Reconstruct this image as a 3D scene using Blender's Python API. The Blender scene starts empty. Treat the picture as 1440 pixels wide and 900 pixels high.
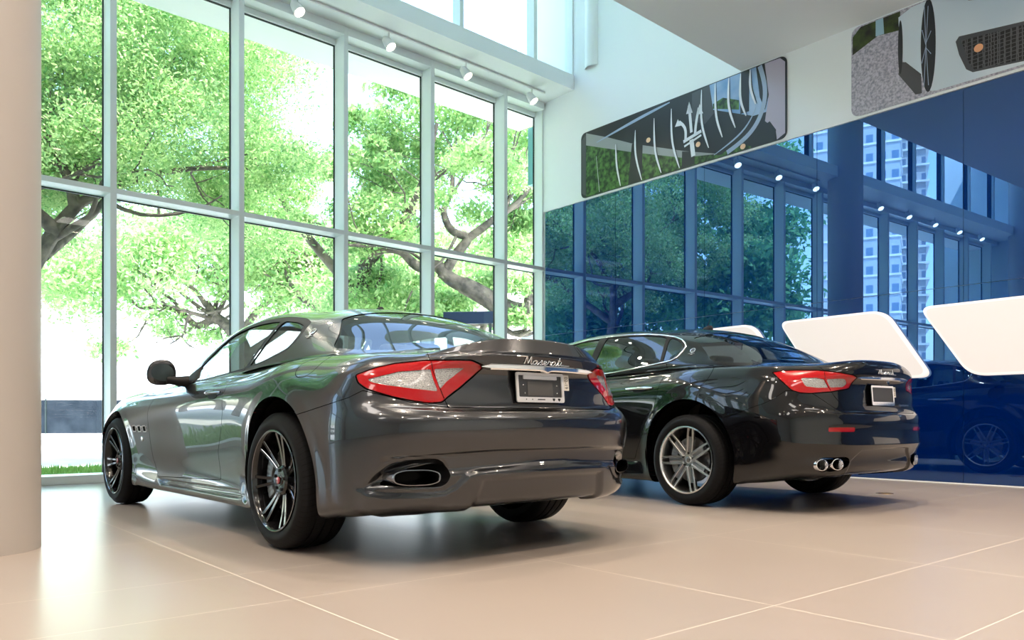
import numpy as np, math
# ---------------------------------------------------------------- surface maths
def spline(pts, knots, q):
    """C2 cubic spline through pts (n,...) at knots, evaluated at q (natural ends)."""
    n = len(knots); h = np.diff(knots)
    if n == 2:
        w = ((q - knots[0]) / h[0]).reshape((-1,) + (1,) * (pts.ndim - 1))
        return pts[0] * (1 - w) + pts[1] * w
    A = np.zeros((n, n)); B = np.zeros(pts.shape)
    A[0, 0] = A[-1, -1] = 1
    for i in range(1, n - 1):
        A[i, i - 1] = h[i - 1]; A[i, i] = 2 * (h[i - 1] + h[i]); A[i, i + 1] = h[i]
        B[i] = 6 * ((pts[i + 1] - pts[i]) / h[i] - (pts[i] - pts[i - 1]) / h[i - 1])
    M = np.linalg.solve(A, B.reshape(n, -1)).reshape(pts.shape)
    i = np.clip(np.searchsorted(knots, q, side='right') - 1, 0, n - 2)
    sh = (-1,) + (1,) * (pts.ndim - 1)
    hh = h[i].reshape(sh); a = ((knots[i + 1] - q) / h[i]).reshape(sh); b = 1 - a
    return a * pts[i] + b * pts[i + 1] + ((a ** 3 - a) * M[i] + (b ** 3 - b) * M[i + 1]) * hh * hh / 6

def ring_curve(P, ts):
    """P (K,3) key columns of one half ring, symmetric about y=0 at both ends."""
    m = np.array([1, -1, 1.])
    E = np.vstack([P[3:0:-1] * m, P, P[-2:-5:-1] * m])
    d = np.linalg.norm(np.diff(E, axis=0), axis=1) ** 0.7
    k = np.concatenate([[0], np.cumsum(d)]); k0 = k[3:3 + len(P)]
    i = np.clip(ts.astype(int), 0, len(P) - 2); f = ts - i
    return spline(E, k, k0[i] * (1 - f) + k0[i + 1] * f)

def vspline(C, nper, mirror_end=True):
    """C (R,T,3) -> rows. nper samples per interval"""
    R = C.shape[0]
    E = C
    if mirror_end:
        m = np.array([1, -1, 1.])
        E = np.concatenate([C, C[-2:-4:-1] * m])
    d = np.maximum(np.linalg.norm(np.diff(E, axis=0), axis=2), 1e-4) ** 0.7
    out = np.zeros((sum(nper) + 1, C.shape[1], 3))
    for j in range(C.shape[1]):
        k = np.concatenate([[0], np.cumsum(d[:, j])])
        q = np.concatenate([k[r] + (k[r + 1] - k[r]) * np.arange(nper[r]) / nper[r] for r in range(R - 1)] + [[k[R - 1]]])
        out[:, j] = spline(E[:, j], k, q)
    return out

def build_grid(rings, colsub, rowsub, creases, smooth=2):
    """rings: list of (K,3). creases: {ring index: fn(t)->weight}. returns P(rows,cols,3), t, v"""
    K = len(rings[0])
    ts = np.concatenate([k + np.arange(colsub[k]) / colsub[k] for k in range(K - 1)] + [[K - 1]])
    C = np.array([ring_curve(np.array(r, float), ts) for r in rings])
    C[:, 0, 1] = 0; C[:, -1, 1] = 0; C[-1, :, 1] = 0
    S = vspline(C, rowsub)
    vs = np.concatenate([r + np.arange(rowsub[r]) / rowsub[r] for r in range(len(rings) - 1)] + [[len(rings) - 1]])
    if creases:
        cuts = [0] + sorted(creases) + [len(rings) - 1]
        Q = S.copy(); off = np.concatenate([[0], np.cumsum(rowsub)])
        for a, b in zip(cuts[:-1], cuts[1:]):
            last = b == len(rings) - 1
            seg = vspline(C[a:b + 1], rowsub[a:b], mirror_end=last)
            Q[off[a]:off[b] + 1] = seg
        W = np.zeros(S.shape[:2])
        for r, fn in creases.items():
            w = fn(ts)
            reach = np.clip(1.6 - np.abs(vs - r), 0, 1)[:, None]
            W = np.maximum(W, reach * w[None])
        S = S * (1 - W[..., None]) + Q * W[..., None]
        keep = W
    else: keep = np.zeros(S.shape[:2])
    for it in range(smooth):
        G = np.pad(S, ((1, 1), (1, 1), (0, 0)), mode='edge')
        L = (G[:-2, 1:-1] + G[2:, 1:-1] + G[1:-1, :-2] + G[1:-1, 2:]) / 4
        w = (0.5 * (1 - keep))[..., None].copy(); w[0] = 0; w[-1] = 0; w[:, 0] = 0; w[:, -1] = 0
        S = S * (1 - w) + L * w
    S[:, 0, 1] = 0; S[:, -1, 1] = 0; S[-1, :, 1] = 0
    return S, np.broadcast_to(ts[None], S.shape[:2]).copy(), np.broadcast_to(vs[:, None], S.shape[:2]).copy()

def grid_normals(S):
    m = np.array([1, -1, 1.])
    G = np.concatenate([(S[:, 1:2] * m), S, (S[:, -2:-1] * m)], axis=1)
    du = G[:, 2:] - G[:, :-2]
    G = np.concatenate([2 * S[:1] - S[1:2], S, S[-2:-1] * m], axis=0)
    dv = G[2:] - G[:-2]
    n = np.cross(dv, du)
    n /= np.maximum(np.linalg.norm(n, axis=2, keepdims=True), 1e-12)
    for sl in ((slice(None), 0), (slice(None), -1), (-1, slice(None))):
        n[sl][..., 1] = 0
    n /= np.maximum(np.linalg.norm(n, axis=2, keepdims=True), 1e-12)
    return n   # oriented in build

def seg_sdf(px, py, poly, closed=True):
    """signed distance to polygon (negative inside)"""
    P = np.array(poly, float); n = len(P)
    d = np.full(px.shape, 1e9); inside = np.zeros(px.shape, bool)
    for i in range(n if closed else n - 1):
        a, b = P[i], P[(i + 1) % n]
        e = b - a; wx, wy = px - a[0], py - a[1]
        t = np.clip((wx * e[0] + wy * e[1]) / max(e @ e, 1e-12), 0, 1)
        d = np.minimum(d, np.hypot(wx - t * e[0], wy - t * e[1]))
        if closed:
            c = ((a[1] > py) != (b[1] > py))
            xi = a[0] + (py - a[1]) * e[0] / (e[1] if abs(e[1]) > 1e-12 else 1e-12)
            inside ^= c & (px < xi)
    return np.where(inside, -d, d) if closed else d

def rpoly(pts, r=0.02, n=5):
    """round the corners of a closed polygon"""
    P = [np.array(p, float) for p in pts]; out = []
    rs = r if hasattr(r, '__len__') else [r] * len(P)
    for i in range(len(P)):
        a, b, c = P[i - 1], P[i], P[(i + 1) % len(P)]
        u, v = a - b, c - b; lu, lv = np.linalg.norm(u), np.linalg.norm(v)
        k = min(rs[i], lu * .45, lv * .45)
        p0, p2 = b + u / lu * k, b + v / lv * k
        for j in range(n + 1):
            s = j / n; out.append((1 - s) ** 2 * p0 + 2 * s * (1 - s) * b + s * s * p2)
    return np.array(out)

def curve_poly(pts, n=6):
    """closed smooth curve through points"""
    P = np.array(pts, float); K = len(P)
    E = np.vstack([P[-3:], P, P[:4]])
    d = np.linalg.norm(np.diff(E, axis=0), axis=1) ** .5
    k = np.concatenate([[0], np.cumsum(d)])
    q = np.concatenate([k[3 + i] + (k[4 + i] - k[3 + i]) * np.arange(n) / n for i in range(K)])
    return spline(E, k, q)

class Surf:
    """triangle soup with normals and attributes (t,v)"""
    def __init__(s, V, N, A, T, rims=None):
        s.V, s.N, s.A, s.T = V, N, A, T
        s.rims = rims or []          # list of (edge vertex positions a,b, normals)
    def clip(s, f, rim=0.0, keep_neg=True, gap=0.0):
        """keep f < -gap (or > gap); rim: depth of the returned edge"""
        f = np.array(f, float)
        if not keep_neg: f = -f
        f = f + gap
        f[np.abs(f) < 1e-6] = 1e-6
        T = s.T; fs = f[T] < 0; cnt = fs.sum(1)
        keep = T[cnt == 3]
        one = T[cnt == 1]; o_in = fs[cnt == 1]
        two = T[cnt == 2]; t_in = fs[cnt == 2]
        i = o_in.argmax(1); r = np.arange(len(one))
        a, b, c = one[r, i], one[r, (i + 1) % 3], one[r, (i + 2) % 3]
        j = (~t_in).argmax(1); r2 = np.arange(len(two))
        C, A_, B = two[r2, j], two[r2, (j + 1) % 3], two[r2, (j + 2) % 3]
        E = np.concatenate([np.stack([a, b], 1), np.stack([a, c], 1), np.stack([B, C], 1), np.stack([A_, C], 1)])
        if len(E) == 0:
            used = np.unique(keep); mp = np.full(len(s.V), -1); mp[used] = np.arange(len(used))
            return Surf(s.V[used], s.N[used], s.A[used], mp[keep], list(s.rims)) , f[used]
        Es = np.sort(E, 1)
        U, inv = np.unique(Es, axis=0, return_inverse=True); inv = inv.ravel()
        fa, fb = f[U[:, 0]], f[U[:, 1]]; w = (fa / (fa - fb))[:, None]
        nV = s.V[U[:, 0]] * (1 - w) + s.V[U[:, 1]] * w
        nN = s.N[U[:, 0]] * (1 - w) + s.N[U[:, 1]] * w
        nN /= np.maximum(np.linalg.norm(nN, axis=1, keepdims=True), 1e-9)
        nA = s.A[U[:, 0]] * (1 - w) + s.A[U[:, 1]] * w
        base = len(s.V); n1, n2 = len(one), len(two)
        ab, ac = base + inv[:n1], base + inv[n1:2 * n1]
        bc, Ac = base + inv[2 * n1:2 * n1 + n2], base + inv[2 * n1 + n2:]
        T2 = np.concatenate([keep, np.stack([a, ab, ac], 1), np.stack([A_, B, bc], 1), np.stack([A_, bc, Ac], 1)])
        V = np.vstack([s.V, nV]); N = np.vstack([s.N, nN]); A = np.vstack([s.A, nA])
        rims = list(s.rims)
        if rim:
            e0 = np.concatenate([ab, bc]); e1 = np.concatenate([ac, Ac])
            rims.append((V[e0], V[e1], N[e0], N[e1], rim))
        ff = np.concatenate([f, np.zeros(len(nV))])
        used = np.unique(T2); mp = np.full(len(V), -1); mp[used] = np.arange(len(used))
        return Surf(V[used], N[used], A[used], mp[T2], rims), ff[used]
    def cut(s, fn, rim=0.0, inside=True, gap=0.0):
        return s.clip(fn(s), rim, inside, gap)[0]
    def offset(s, d):
        return Surf(s.V + s.N * d, s.N, s.A, s.T, [])
    def mirrored(s):
        m = np.array([1, -1, 1.])
        return Surf(s.V * m, s.N * m, s.A, s.T[:, ::-1], [(a * m, b * m, c * m, d * m, e) for a, b, c, d, e in s.rims])
    def arrays(s, rims=True):
        """V,N,T with rims appended"""
        Vs, Ns, Ts = [s.V], [s.N], [s.T]; o = len(s.V)
        if rims:
            for a, b, na, nb, dep in s.rims:
                if len(a) == 0: continue
                c, d = b - nb * dep, a - na * dep
                n = np.cross(b - a, d - a); n /= np.maximum(np.linalg.norm(n, axis=1, keepdims=True), 1e-9)
                k = len(a); i = o + np.arange(k)
                Vs += [a, b, c, d]; Ns += [n] * 4
                Ts += [np.stack([i, i + k, i + 2 * k], 1), np.stack([i, i + 2 * k, i + 3 * k], 1)]; o += 4 * k
        return np.vstack(Vs), np.vstack(Ns), np.vstack(Ts)

def join(*ss):
    V = np.vstack([s.V for s in ss]); N = np.vstack([s.N for s in ss]); A = np.vstack([s.A for s in ss])
    T = []; o = 0
    for s in ss: T.append(s.T + o); o += len(s.V)
    return Surf(V, N, A, np.vstack(T), sum([s.rims for s in ss], []))

def grid_surf(S, Tt, Vv, N):
    R, Cn = S.shape[:2]
    idx = np.arange(R * Cn).reshape(R, Cn)
    a, b, c, d = idx[:-1, :-1].ravel(), idx[:-1, 1:].ravel(), idx[1:, 1:].ravel(), idx[1:, :-1].ravel()
    tri = np.concatenate([np.stack([a, b, c], 1), np.stack([a, c, d], 1)])
    V = S.reshape(-1, 3); n = N.reshape(-1, 3)
    fn = np.cross(V[tri[:, 1]] - V[tri[:, 0]], V[tri[:, 2]] - V[tri[:, 0]])
    if (fn * n[tri[:, 0]]).sum() < 0: tri = tri[:, ::-1].copy()
    A = np.stack([Tt.ravel(), Vv.ravel()], 1)
    return Surf(V.copy(), n.copy(), A, tri)

def smoothstep(a, b, x):
    t = np.clip((x - a) / (b - a), 0, 1); return t * t * (3 - 2 * t)

def displace(S, N, fn):
    """move grid along its normals by fn(points, t, v)"""
    return S + N * fn[..., None]
# ---------------------------------------------------------------- the grey coupe (x forward from rear axle, y left, z up)
def coupe_rings():
    X = [-.65, -.35, 0, .4, .9, 1.5, 2.1, 2.55, 2.94, 3.3]
    def R(rear, ys, zs, front, xs=None):
        xs = xs or X
        return list(rear) + [(xs[i], ys[i], zs[i]) for i in range(10)] + list(front)
    rg = []
    rg.append(R([(-.90, 0, .25), (-.89, .28, .25), (-.86, .5, .25), (-.80, .60, .24), (-.70, .70, .23)],
                [.78, .82, .82, .80, .79, .785, .79, .80, .80, .79], [.22, .19, .17, .16, .16, .16, .16, .16, .16, .18],
                [(3.42, .70, .20), (3.66, .42, .19), (3.74, 0, .19)]))
    rg.append(R([(-1.00, 0, .27), (-.99, .30, .27), (-.955, .55, .272), (-.90, .67, .28), (-.79, .79, .27)],
                [.865, .90, .905, .875, .86, .855, .86, .87, .87, .86], [.25, .20, .18, .17, .168, .168, .168, .168, .17, .19],
                [(3.52, .80, .18), (3.76, .48, .17), (3.83, 0, .17)]))
    rg.append(R([(-1.035, 0, .33), (-1.025, .30, .33), (-.985, .55, .335), (-.925, .685, .345), (-.81, .81, .345)],
                [.895, .93, .935, .888, .872, .868, .870, .890, .90, .89], [.33, .27, .24, .215, .21, .21, .21, .215, .22, .24],
                [(3.55, .81, .23), (3.79, .48, .22), (3.86, 0, .22)]))
    rg.append(R([(-1.055, 0, .44), (-1.045, .30, .44), (-1.0, .56, .43), (-.94, .69, .43), (-.82, .82, .43)],
                [.905, .94, .945, .888, .864, .859, .861, .890, .912, .90], [.43, .38, .35, .31, .30, .30, .30, .31, .33, .35],
                [(3.56, .81, .33), (3.80, .48, .33), (3.87, 0, .33)]))
    rg.append(R([(-1.062, 0, .515), (-1.052, .30, .515), (-1.007, .56, .51), (-.945, .69, .51), (-.827, .823, .51)],
                [.912, .948, .955, .903, .878, .872, .871, .897, .918, .90], [.51, .50, .50, .46, .44, .44, .44, .45, .46, .47],
                [(3.56, .80, .46), (3.80, .47, .46), (3.87, 0, .46)]))
    rg.append(R([(-1.085, 0, .60), (-1.075, .30, .60), (-1.025, .57, .60), (-.96, .695, .60), (-.835, .826, .60)],
                [.915, .952, .962, .920, .893, .887, .884, .904, .920, .90], [.60, .62, .64, .61, .59, .59, .59, .59, .59, .58],
                [(3.54, .79, .57), (3.78, .46, .57), (3.86, 0, .57)]))
    rg.append(R([(-1.085, 0, .67), (-1.072, .30, .67), (-1.02, .57, .67), (-.953, .69, .675), (-.828, .818, .68)],
                [.908, .943, .956, .930, .905, .900, .895, .904, .909, .877], [.685, .72, .76, .74, .71, .70, .69, .69, .69, .66],
                [(3.52, .77, .63), (3.75, .45, .63), (3.83, 0, .63)]))
    rg.append(R([(-1.06, 0, .705), (-1.048, .3, .705), (-.998, .56, .705), (-.93, .68, .71), (-.81, .802, .72)],
                [.893, .928, .940, .924, .907, .901, .890, .886, .880, .845], [.735, .79, .84, .82, .785, .77, .76, .755, .755, .71],
                [(3.49, .74, .67), (3.70, .44, .67), (3.78, 0, .67)]))
    rg.append(R([(-1.02, 0, .715), (-1.01, .3, .715), (-.965, .55, .716), (-.905, .67, .728), (-.80, .785, .745)],
                [.885, .915, .926, .911, .898, .891, .876, .870, .862, .825], [.765, .825, .875, .855, .82, .80, .79, .785, .785, .735],
                [(3.46, .72, .69), (3.66, .43, .69), (3.73, 0, .69)]))
    rg.append(R([(-.995, 0, .80), (-.99, .3, .80), (-.945, .54, .805), (-.885, .655, .81), (-.785, .765, .82)],
                [.86, .885, .900, .887, .877, .870, .856, .846, .835, .795], [.83, .88, .912, .89, .86, .84, .83, .825, .82, .762],
                [(3.42, .69, .705), (3.60, .41, .705), (3.66, 0, .705)]))
    rg.append(R([(-.985, 0, .89), (-.98, .29, .89), (-.935, .52, .89), (-.87, .63, .89), (-.775, .735, .89)],
                [.835, .86, .875, .86, .853, .848, .832, .822, .808, .765], [.885, .915, .937, .912, .886, .866, .853, .848, .842, .78],
                [(3.38, .65, .72), (3.53, .39, .72), (3.58, 0, .72)]))
    rg.append(R([(-1.025, 0, .925), (-1.012, .285, .924), (-.945, .51, .92), (-.87, .61, .925), (-.765, .71, .925)],
                [.805, .835, .853, .84, .838, .835, .818, .80, .785, .73], [.92, .94, .955, .93, .905, .885, .872, .865, .857, .795],
                [(3.33, .61, .74), (3.45, .37, .74), (3.49, 0, .74)]))
    rg.append(R([(-1.04, 0, .98), (-1.022, .28, .975), (-.955, .49, .958), (-.86, .59, .955), (-.755, .675, .952)],
                [.765, .80, .82, .815, .82, .818, .795, .765, .745, .67], [.95, .962, .97, .944, .92, .903, .888, .877, .867, .80],
                [(3.22, .55, .785), (3.3, .34, .79), (3.33, 0, .79)], [-.65, -.35, 0, .4, .9, 1.5, 2.1, 2.5, 2.88, 3.15]))
    rg.append(R([(-.995, 0, 1.062), (-.978, .26, 1.050), (-.92, .45, 1.012), (-.835, .555, .978), (-.73, .63, .974)],
                [.715, .765, .795, .795, .805, .803, .77, .715, .68, .59], [.975, .98, .98, .955, .932, .915, .90, .886, .87, .82],
                [(3.0, .47, .835), (3.05, .3, .84), (3.06, 0, .842)], [-.62, -.33, 0, .4, .9, 1.5, 2.08, 2.42, 2.72, 2.95]))
    rg.append(R([(-.86, 0, 1.028), (-.855, .25, 1.022), (-.81, .42, 1.00), (-.75, .51, .988), (-.66, .59, .986)],
                [.675, .74, .775, .783, .795, .79, .755, .665, .60, .51], [.988, .988, .983, .963, .944, .928, .908, .892, .882, .86],
                [(2.72, .41, .882), (2.72, .27, .888), (2.72, 0, .89)], [-.52, -.28, .02, .42, .92, 1.48, 2.0, 2.28, 2.48, 2.66]))
    def G(l): return l
    rg.append(G([(-.70, 0, 1.005), (-.685, .24, 1.003), (-.63, .46, .998), (-.53, .60, .993), (-.40, .69, .992), (-.22, .735, .992),
                 (-.02, .757, .986), (.25, .772, .974), (.6, .780, .963), (1.0, .785, .953), (1.4, .778, .936), (1.78, .757, .918),
                 (2.04, .69, .915), (2.18, .57, .925), (2.27, .44, .932), (2.33, .3, .938), (2.36, .15, .94), (2.37, 0, .94)]))
    rg.append(G([(-.30, 0, 1.178), (-.295, .21, 1.172), (-.255, .41, 1.155), (-.19, .53, 1.132), (-.10, .605, 1.117), (.03, .65, 1.115),
                 (.17, .675, 1.12), (.39, .692, 1.123), (.66, .702, 1.123), (.93, .708, 1.118), (1.22, .702, 1.105), (1.50, .69, 1.078),
                 (1.66, .635, 1.085), (1.75, .53, 1.10), (1.81, .40, 1.11), (1.85, .27, 1.117), (1.87, .13, 1.12), (1.875, 0, 1.12)]))
    rg.append(G([(.02, 0, 1.288), (.025, .18, 1.283), (.05, .36, 1.265), (.10, .47, 1.243), (.17, .535, 1.228), (.26, .575, 1.225),
                 (.36, .597, 1.235), (.51, .608, 1.252), (.70, .614, 1.262), (.88, .616, 1.262), (1.08, .612, 1.247), (1.27, .603, 1.222),
                 (1.38, .565, 1.222), (1.45, .47, 1.240), (1.50, .36, 1.252), (1.53, .24, 1.26), (1.545, .12, 1.264), (1.55, 0, 1.265)]))
    rg.append(G([(.25, 0, 1.335), (.255, .15, 1.331), (.275, .31, 1.318), (.31, .41, 1.298), (.36, .465, 1.285), (.43, .50, 1.284),
                 (.51, .52, 1.293), (.62, .53, 1.305), (.75, .535, 1.313), (.88, .535, 1.314), (1.0, .532, 1.304), (1.12, .525, 1.287),
                 (1.20, .49, 1.286), (1.25, .41, 1.298), (1.29, .31, 1.308), (1.31, .21, 1.315), (1.325, .1, 1.318), (1.33, 0, 1.319)]))
    rg.append(G([(.42, 0, 1.352), (.425, .09, 1.351), (.44, .17, 1.347), (.47, .23, 1.342), (.51, .27, 1.338), (.57, .295, 1.338),
                 (.64, .305, 1.342), (.71, .31, 1.346), (.79, .31, 1.348), (.87, .31, 1.349), (.94, .31, 1.346), (1.0, .30, 1.341),
                 (1.05, .28, 1.339), (1.08, .23, 1.343), (1.10, .17, 1.347), (1.12, .12, 1.349), (1.13, .06, 1.35), (1.135, 0, 1.35)]))
    rg.append(G([(.55, 0, 1.357), (.57, 0, 1.358), (.60, 0, 1.359), (.63, 0, 1.3595), (.66, 0, 1.36), (.69, 0, 1.3605), (.72, 0, 1.361),
                 (.75, 0, 1.361), (.79, 0, 1.361), (.83, 0, 1.361), (.87, 0, 1.361), (.90, 0, 1.3605), (.93, 0, 1.36), (.95, 0, 1.3595),
                 (.97, 0, 1.359), (.98, 0, 1.3587), (.99, 0, 1.3585), (1.0, 0, 1.358)]))
    out = [np.array(r, float) for r in rg]
    w = np.array([0] * 8 + [.0, .15, .45, .85, 1, 1, 1, 1, 1, 1])
    for i, (dx, dz) in {15: (.03, 0), 16: (.075, .012), 17: (.095, .016), 18: (.09, .012), 19: (.08, .004), 20: (.07, 0)}.items():
        out[i][:, 0] += dx * w; out[i][:, 2] += dz * w
    return out

def rear_w(a, b):
    return lambda t: 1 - smoothstep(a, b, t)
COUPE = dict(colsub=[30, 30, 30, 30, 30, 26, 26, 26, 24, 22, 22, 18, 18, 14, 12, 8, 8],
             rowsub=[3, 7, 14, 12, 12, 8, 6, 6, 10, 10, 6, 12, 12, 12, 8, 14, 10, 8, 6, 5],
             creases={7: rear_w(4.0, 5.2), 11: rear_w(1.2, 1.7), 12: rear_w(2.6, 3.4), 13: rear_w(2.6, 3.6)})
def ell(x, y, cx, cy, rx, ry):
    return (np.hypot((x - cx) / rx, (y - cy) / ry) - 1) * min(rx, ry)
# ---------------------------------------------------------------- the black sedan
def sedan_rings():
    C = coupe_rings()
    out = []
    rear = [
        [(-.94, 0, .25), (-.93, .30, .25), (-.90, .52, .25), (-.84, .62, .24), (-.74, .72, .23)],
        [(-1.045, 0, .275), (-1.035, .31, .275), (-1.00, .56, .277), (-.94, .69, .28), (-.83, .81, .27)],
        [(-1.075, 0, .33), (-1.065, .31, .33), (-1.025, .57, .335), (-.965, .71, .34), (-.85, .84, .335)],
        [(-1.09, 0, .42), (-1.08, .31, .42), (-1.035, .58, .42), (-.97, .715, .415), (-.855, .85, .405)],
        [(-1.135, 0, .485), (-1.12, .31, .485), (-1.065, .59, .49), (-.995, .73, .495), (-.875, .86, .50)],
        [(-1.115, 0, .57), (-1.10, .31, .57), (-1.05, .59, .57), (-.985, .73, .575), (-.87, .857, .58)],
        [(-1.12, 0, .65), (-1.105, .31, .65), (-1.055, .585, .65), (-.985, .725, .655), (-.865, .853, .665)],
        [(-1.10, 0, .705), (-1.088, .31, .705), (-1.04, .58, .707), (-.97, .715, .72), (-.85, .842, .735)],
        [(-1.08, 0, .72), (-1.07, .31, .72), (-1.025, .57, .725), (-.955, .705, .745), (-.84, .83, .775)],
        [(-1.065, 0, .81), (-1.055, .305, .81), (-1.01, .565, .815), (-.94, .695, .83), (-.825, .815, .85)],
        [(-1.07, 0, .935), (-1.058, .30, .935), (-1.005, .555, .935), (-.925, .68, .935), (-.81, .79, .94)],
        [(-1.10, 0, .965), (-1.085, .30, .965), (-1.015, .55, .965), (-.925, .665, .968), (-.80, .77, .972)],
        [(-1.115, 0, 1.03), (-1.095, .29, 1.025), (-1.015, .53, 1.01), (-.91, .64, 1.008), (-.785, .735, 1.01)],
        [(-1.08, 0, 1.09), (-1.06, .28, 1.082), (-.98, .49, 1.055), (-.88, .60, 1.045), (-.76, .685, 1.048)],
        [(-.90, 0, 1.098), (-.885, .26, 1.093), (-.82, .455, 1.078), (-.73, .565, 1.07), (-.61, .65, 1.07)]]
    def z(v): return np.interp(v, [0, .30, .60, .71, .90, .98, 1.06], [0, .30, .60, .75, .98, 1.065, 1.11])
    def x(v): return np.where(v < 0, v * 1.05, np.where(v < 2.942, v * 3.171 / 2.942, 3.171 + (v - 2.942) * .96 / .93))
    def zf(v, xx): return np.where(xx > 2.3, np.interp(v, [0, .3, .9, 1.0], [0, .3, .97, 1.04]), z(v))
    for i in range(15):
        r = C[i].copy(); xo = r[:, 0].copy()
        r[:, 0] = x(xo); r[:, 1] *= 1.014; r[:, 2] = zf(r[:, 2], xo)
        r[:5] = rear[i]; out.append(r)
    for k, (i, dy) in enumerate(((12, .01), (13, .012), (14, .006))):
        out[i][5:12, 1] += dy
    out[14][10:14, 2] += (.01, .025, .03, .02)
    g = [[(-.60, 0, 1.095), (-.59, .27, 1.092), (-.54, .50, 1.086), (-.44, .64, 1.084), (-.28, .725, 1.088), (-.08, .765, 1.098), (.15, .785, 1.104),
          (.42, .792, 1.102), (.8, .80, 1.096), (1.25, .80, 1.08), (1.75, .785, 1.06), (2.15, .757, 1.043), (2.42, .70, 1.025), (2.56, .58, 1.035),
          (2.66, .44, 1.043), (2.72, .3, 1.05), (2.75, .15, 1.053), (2.76, 0, 1.054)],
         [(-.22, 0, 1.262), (-.215, .22, 1.257), (-.18, .43, 1.242), (-.11, .56, 1.227), (.0, .64, 1.217), (.14, .685, 1.217), (.31, .71, 1.222),
          (.53, .725, 1.227), (.85, .735, 1.227), (1.2, .735, 1.217), (1.55, .725, 1.20), (1.86, .70, 1.185), (2.04, .64, 1.20), (2.13, .53, 1.215),
          (2.2, .40, 1.225), (2.25, .27, 1.23), (2.27, .13, 1.235), (2.275, 0, 1.235)],
         [(.14, 0, 1.402), (.145, .19, 1.397), (.17, .37, 1.38), (.23, .49, 1.358), (.32, .565, 1.352), (.44, .61, 1.362), (.57, .63, 1.377),
          (.75, .645, 1.392), (.97, .65, 1.402), (1.2, .65, 1.402), (1.42, .645, 1.387), (1.63, .62, 1.357), (1.74, .57, 1.352), (1.81, .47, 1.367),
          (1.86, .36, 1.38), (1.9, .24, 1.389), (1.915, .12, 1.394), (1.92, 0, 1.396)],
         [(.42, 0, 1.46), (.425, .16, 1.457), (.44, .31, 1.446), (.48, .42, 1.43), (.54, .48, 1.425), (.63, .52, 1.43), (.73, .54, 1.439),
          (.87, .555, 1.449), (1.02, .56, 1.454), (1.17, .56, 1.454), (1.32, .555, 1.444), (1.46, .53, 1.427), (1.54, .49, 1.424), (1.58, .41, 1.432),
          (1.62, .31, 1.44), (1.645, .21, 1.446), (1.66, .1, 1.449), (1.665, 0, 1.45)],
         [(.64, 0, 1.482), (.645, .09, 1.481), (.66, .17, 1.478), (.69, .23, 1.474), (.73, .27, 1.472), (.78, .295, 1.473), (.85, .305, 1.477),
          (.93, .31, 1.481), (1.02, .31, 1.483), (1.12, .31, 1.483), (1.21, .31, 1.48), (1.29, .30, 1.474), (1.34, .28, 1.472), (1.37, .23, 1.475),
          (1.39, .17, 1.478), (1.41, .12, 1.48), (1.42, .06, 1.481), (1.425, 0, 1.481)],
         [(x_, 0, 1.49) for x_ in (.80, .82, .85, .88, .91, .94, .97, 1.0, 1.04, 1.09, 1.14, 1.18, 1.22, 1.24, 1.26, 1.27, 1.28, 1.29)]]
    g = [np.array(r, float) for r in g]
    w = np.array([0] * 7 + [.05, .15, .3, .55, .85, 1, 1, 1, 1, 1, 1])
    for i, (dx, dz) in {0: (.15, 0), 1: (.22, .01), 2: (.27, .012), 3: (.28, .008), 4: (.28, .004), 5: (.28, .003)}.items():
        g[i][:, 0] += dx * w; g[i][:, 2] += dz * np.clip(w * 1.6, 0, 1)
    return out + g
SEDAN = dict(colsub=COUPE['colsub'], rowsub=COUPE['rowsub'],
             creases={4: rear_w(3.0, 4.6), 7: rear_w(3.4, 5.0), 11: rear_w(1.2, 1.9)})
import bpy, bmesh
from mathutils import Vector, Matrix
SC = bpy.context.scene
COL = SC.collection
PI = math.pi
rng = np.random.RandomState(7)
# ---------------------------------------------------------------- materials
MATS = {}
def mat(name, color=(.8, .8, .8), rough=.5, metal=0., spec=.5, coat=0., coat_rough=.03, emit=None, strength=1., trans=0., ior=1.45, sheen=0.):
    if name in MATS: return MATS[name]
    m = bpy.data.materials.new(name); m.use_nodes = True
    b = m.node_tree.nodes['Principled BSDF']
    b.inputs['Base Color'].default_value = (*color, 1); b.inputs['Roughness'].default_value = rough
    b.inputs['Metallic'].default_value = metal; b.inputs['Specular IOR Level'].default_value = spec
    b.inputs['Coat Weight'].default_value = coat; b.inputs['Coat Roughness'].default_value = coat_rough
    b.inputs['IOR'].default_value = ior; b.inputs['Transmission Weight'].default_value = trans
    if emit: b.inputs['Emission Color'].default_value = (*emit, 1); b.inputs['Emission Strength'].default_value = strength
    MATS[name] = m
    return m
def nodes(m): return m.node_tree, m.node_tree.nodes, m.node_tree.links
def bsdf(m): return m.node_tree.nodes['Principled BSDF']
def noise_bump(m, scale, strength, dist=.002):
    nt, N, L = nodes(m)
    tc = N.new('ShaderNodeTexCoord'); n = N.new('ShaderNodeTexNoise'); n.inputs['Scale'].default_value = scale; n.inputs['Detail'].default_value = 4
    b = N.new('ShaderNodeBump'); b.inputs['Strength'].default_value = strength; b.inputs['Distance'].default_value = dist
    L.new(tc.outputs['Object'], n.inputs['Vector']); L.new(n.outputs['Fac'], b.inputs['Height']); L.new(b.outputs[0], bsdf(m).inputs['Normal'])
    return m
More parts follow.
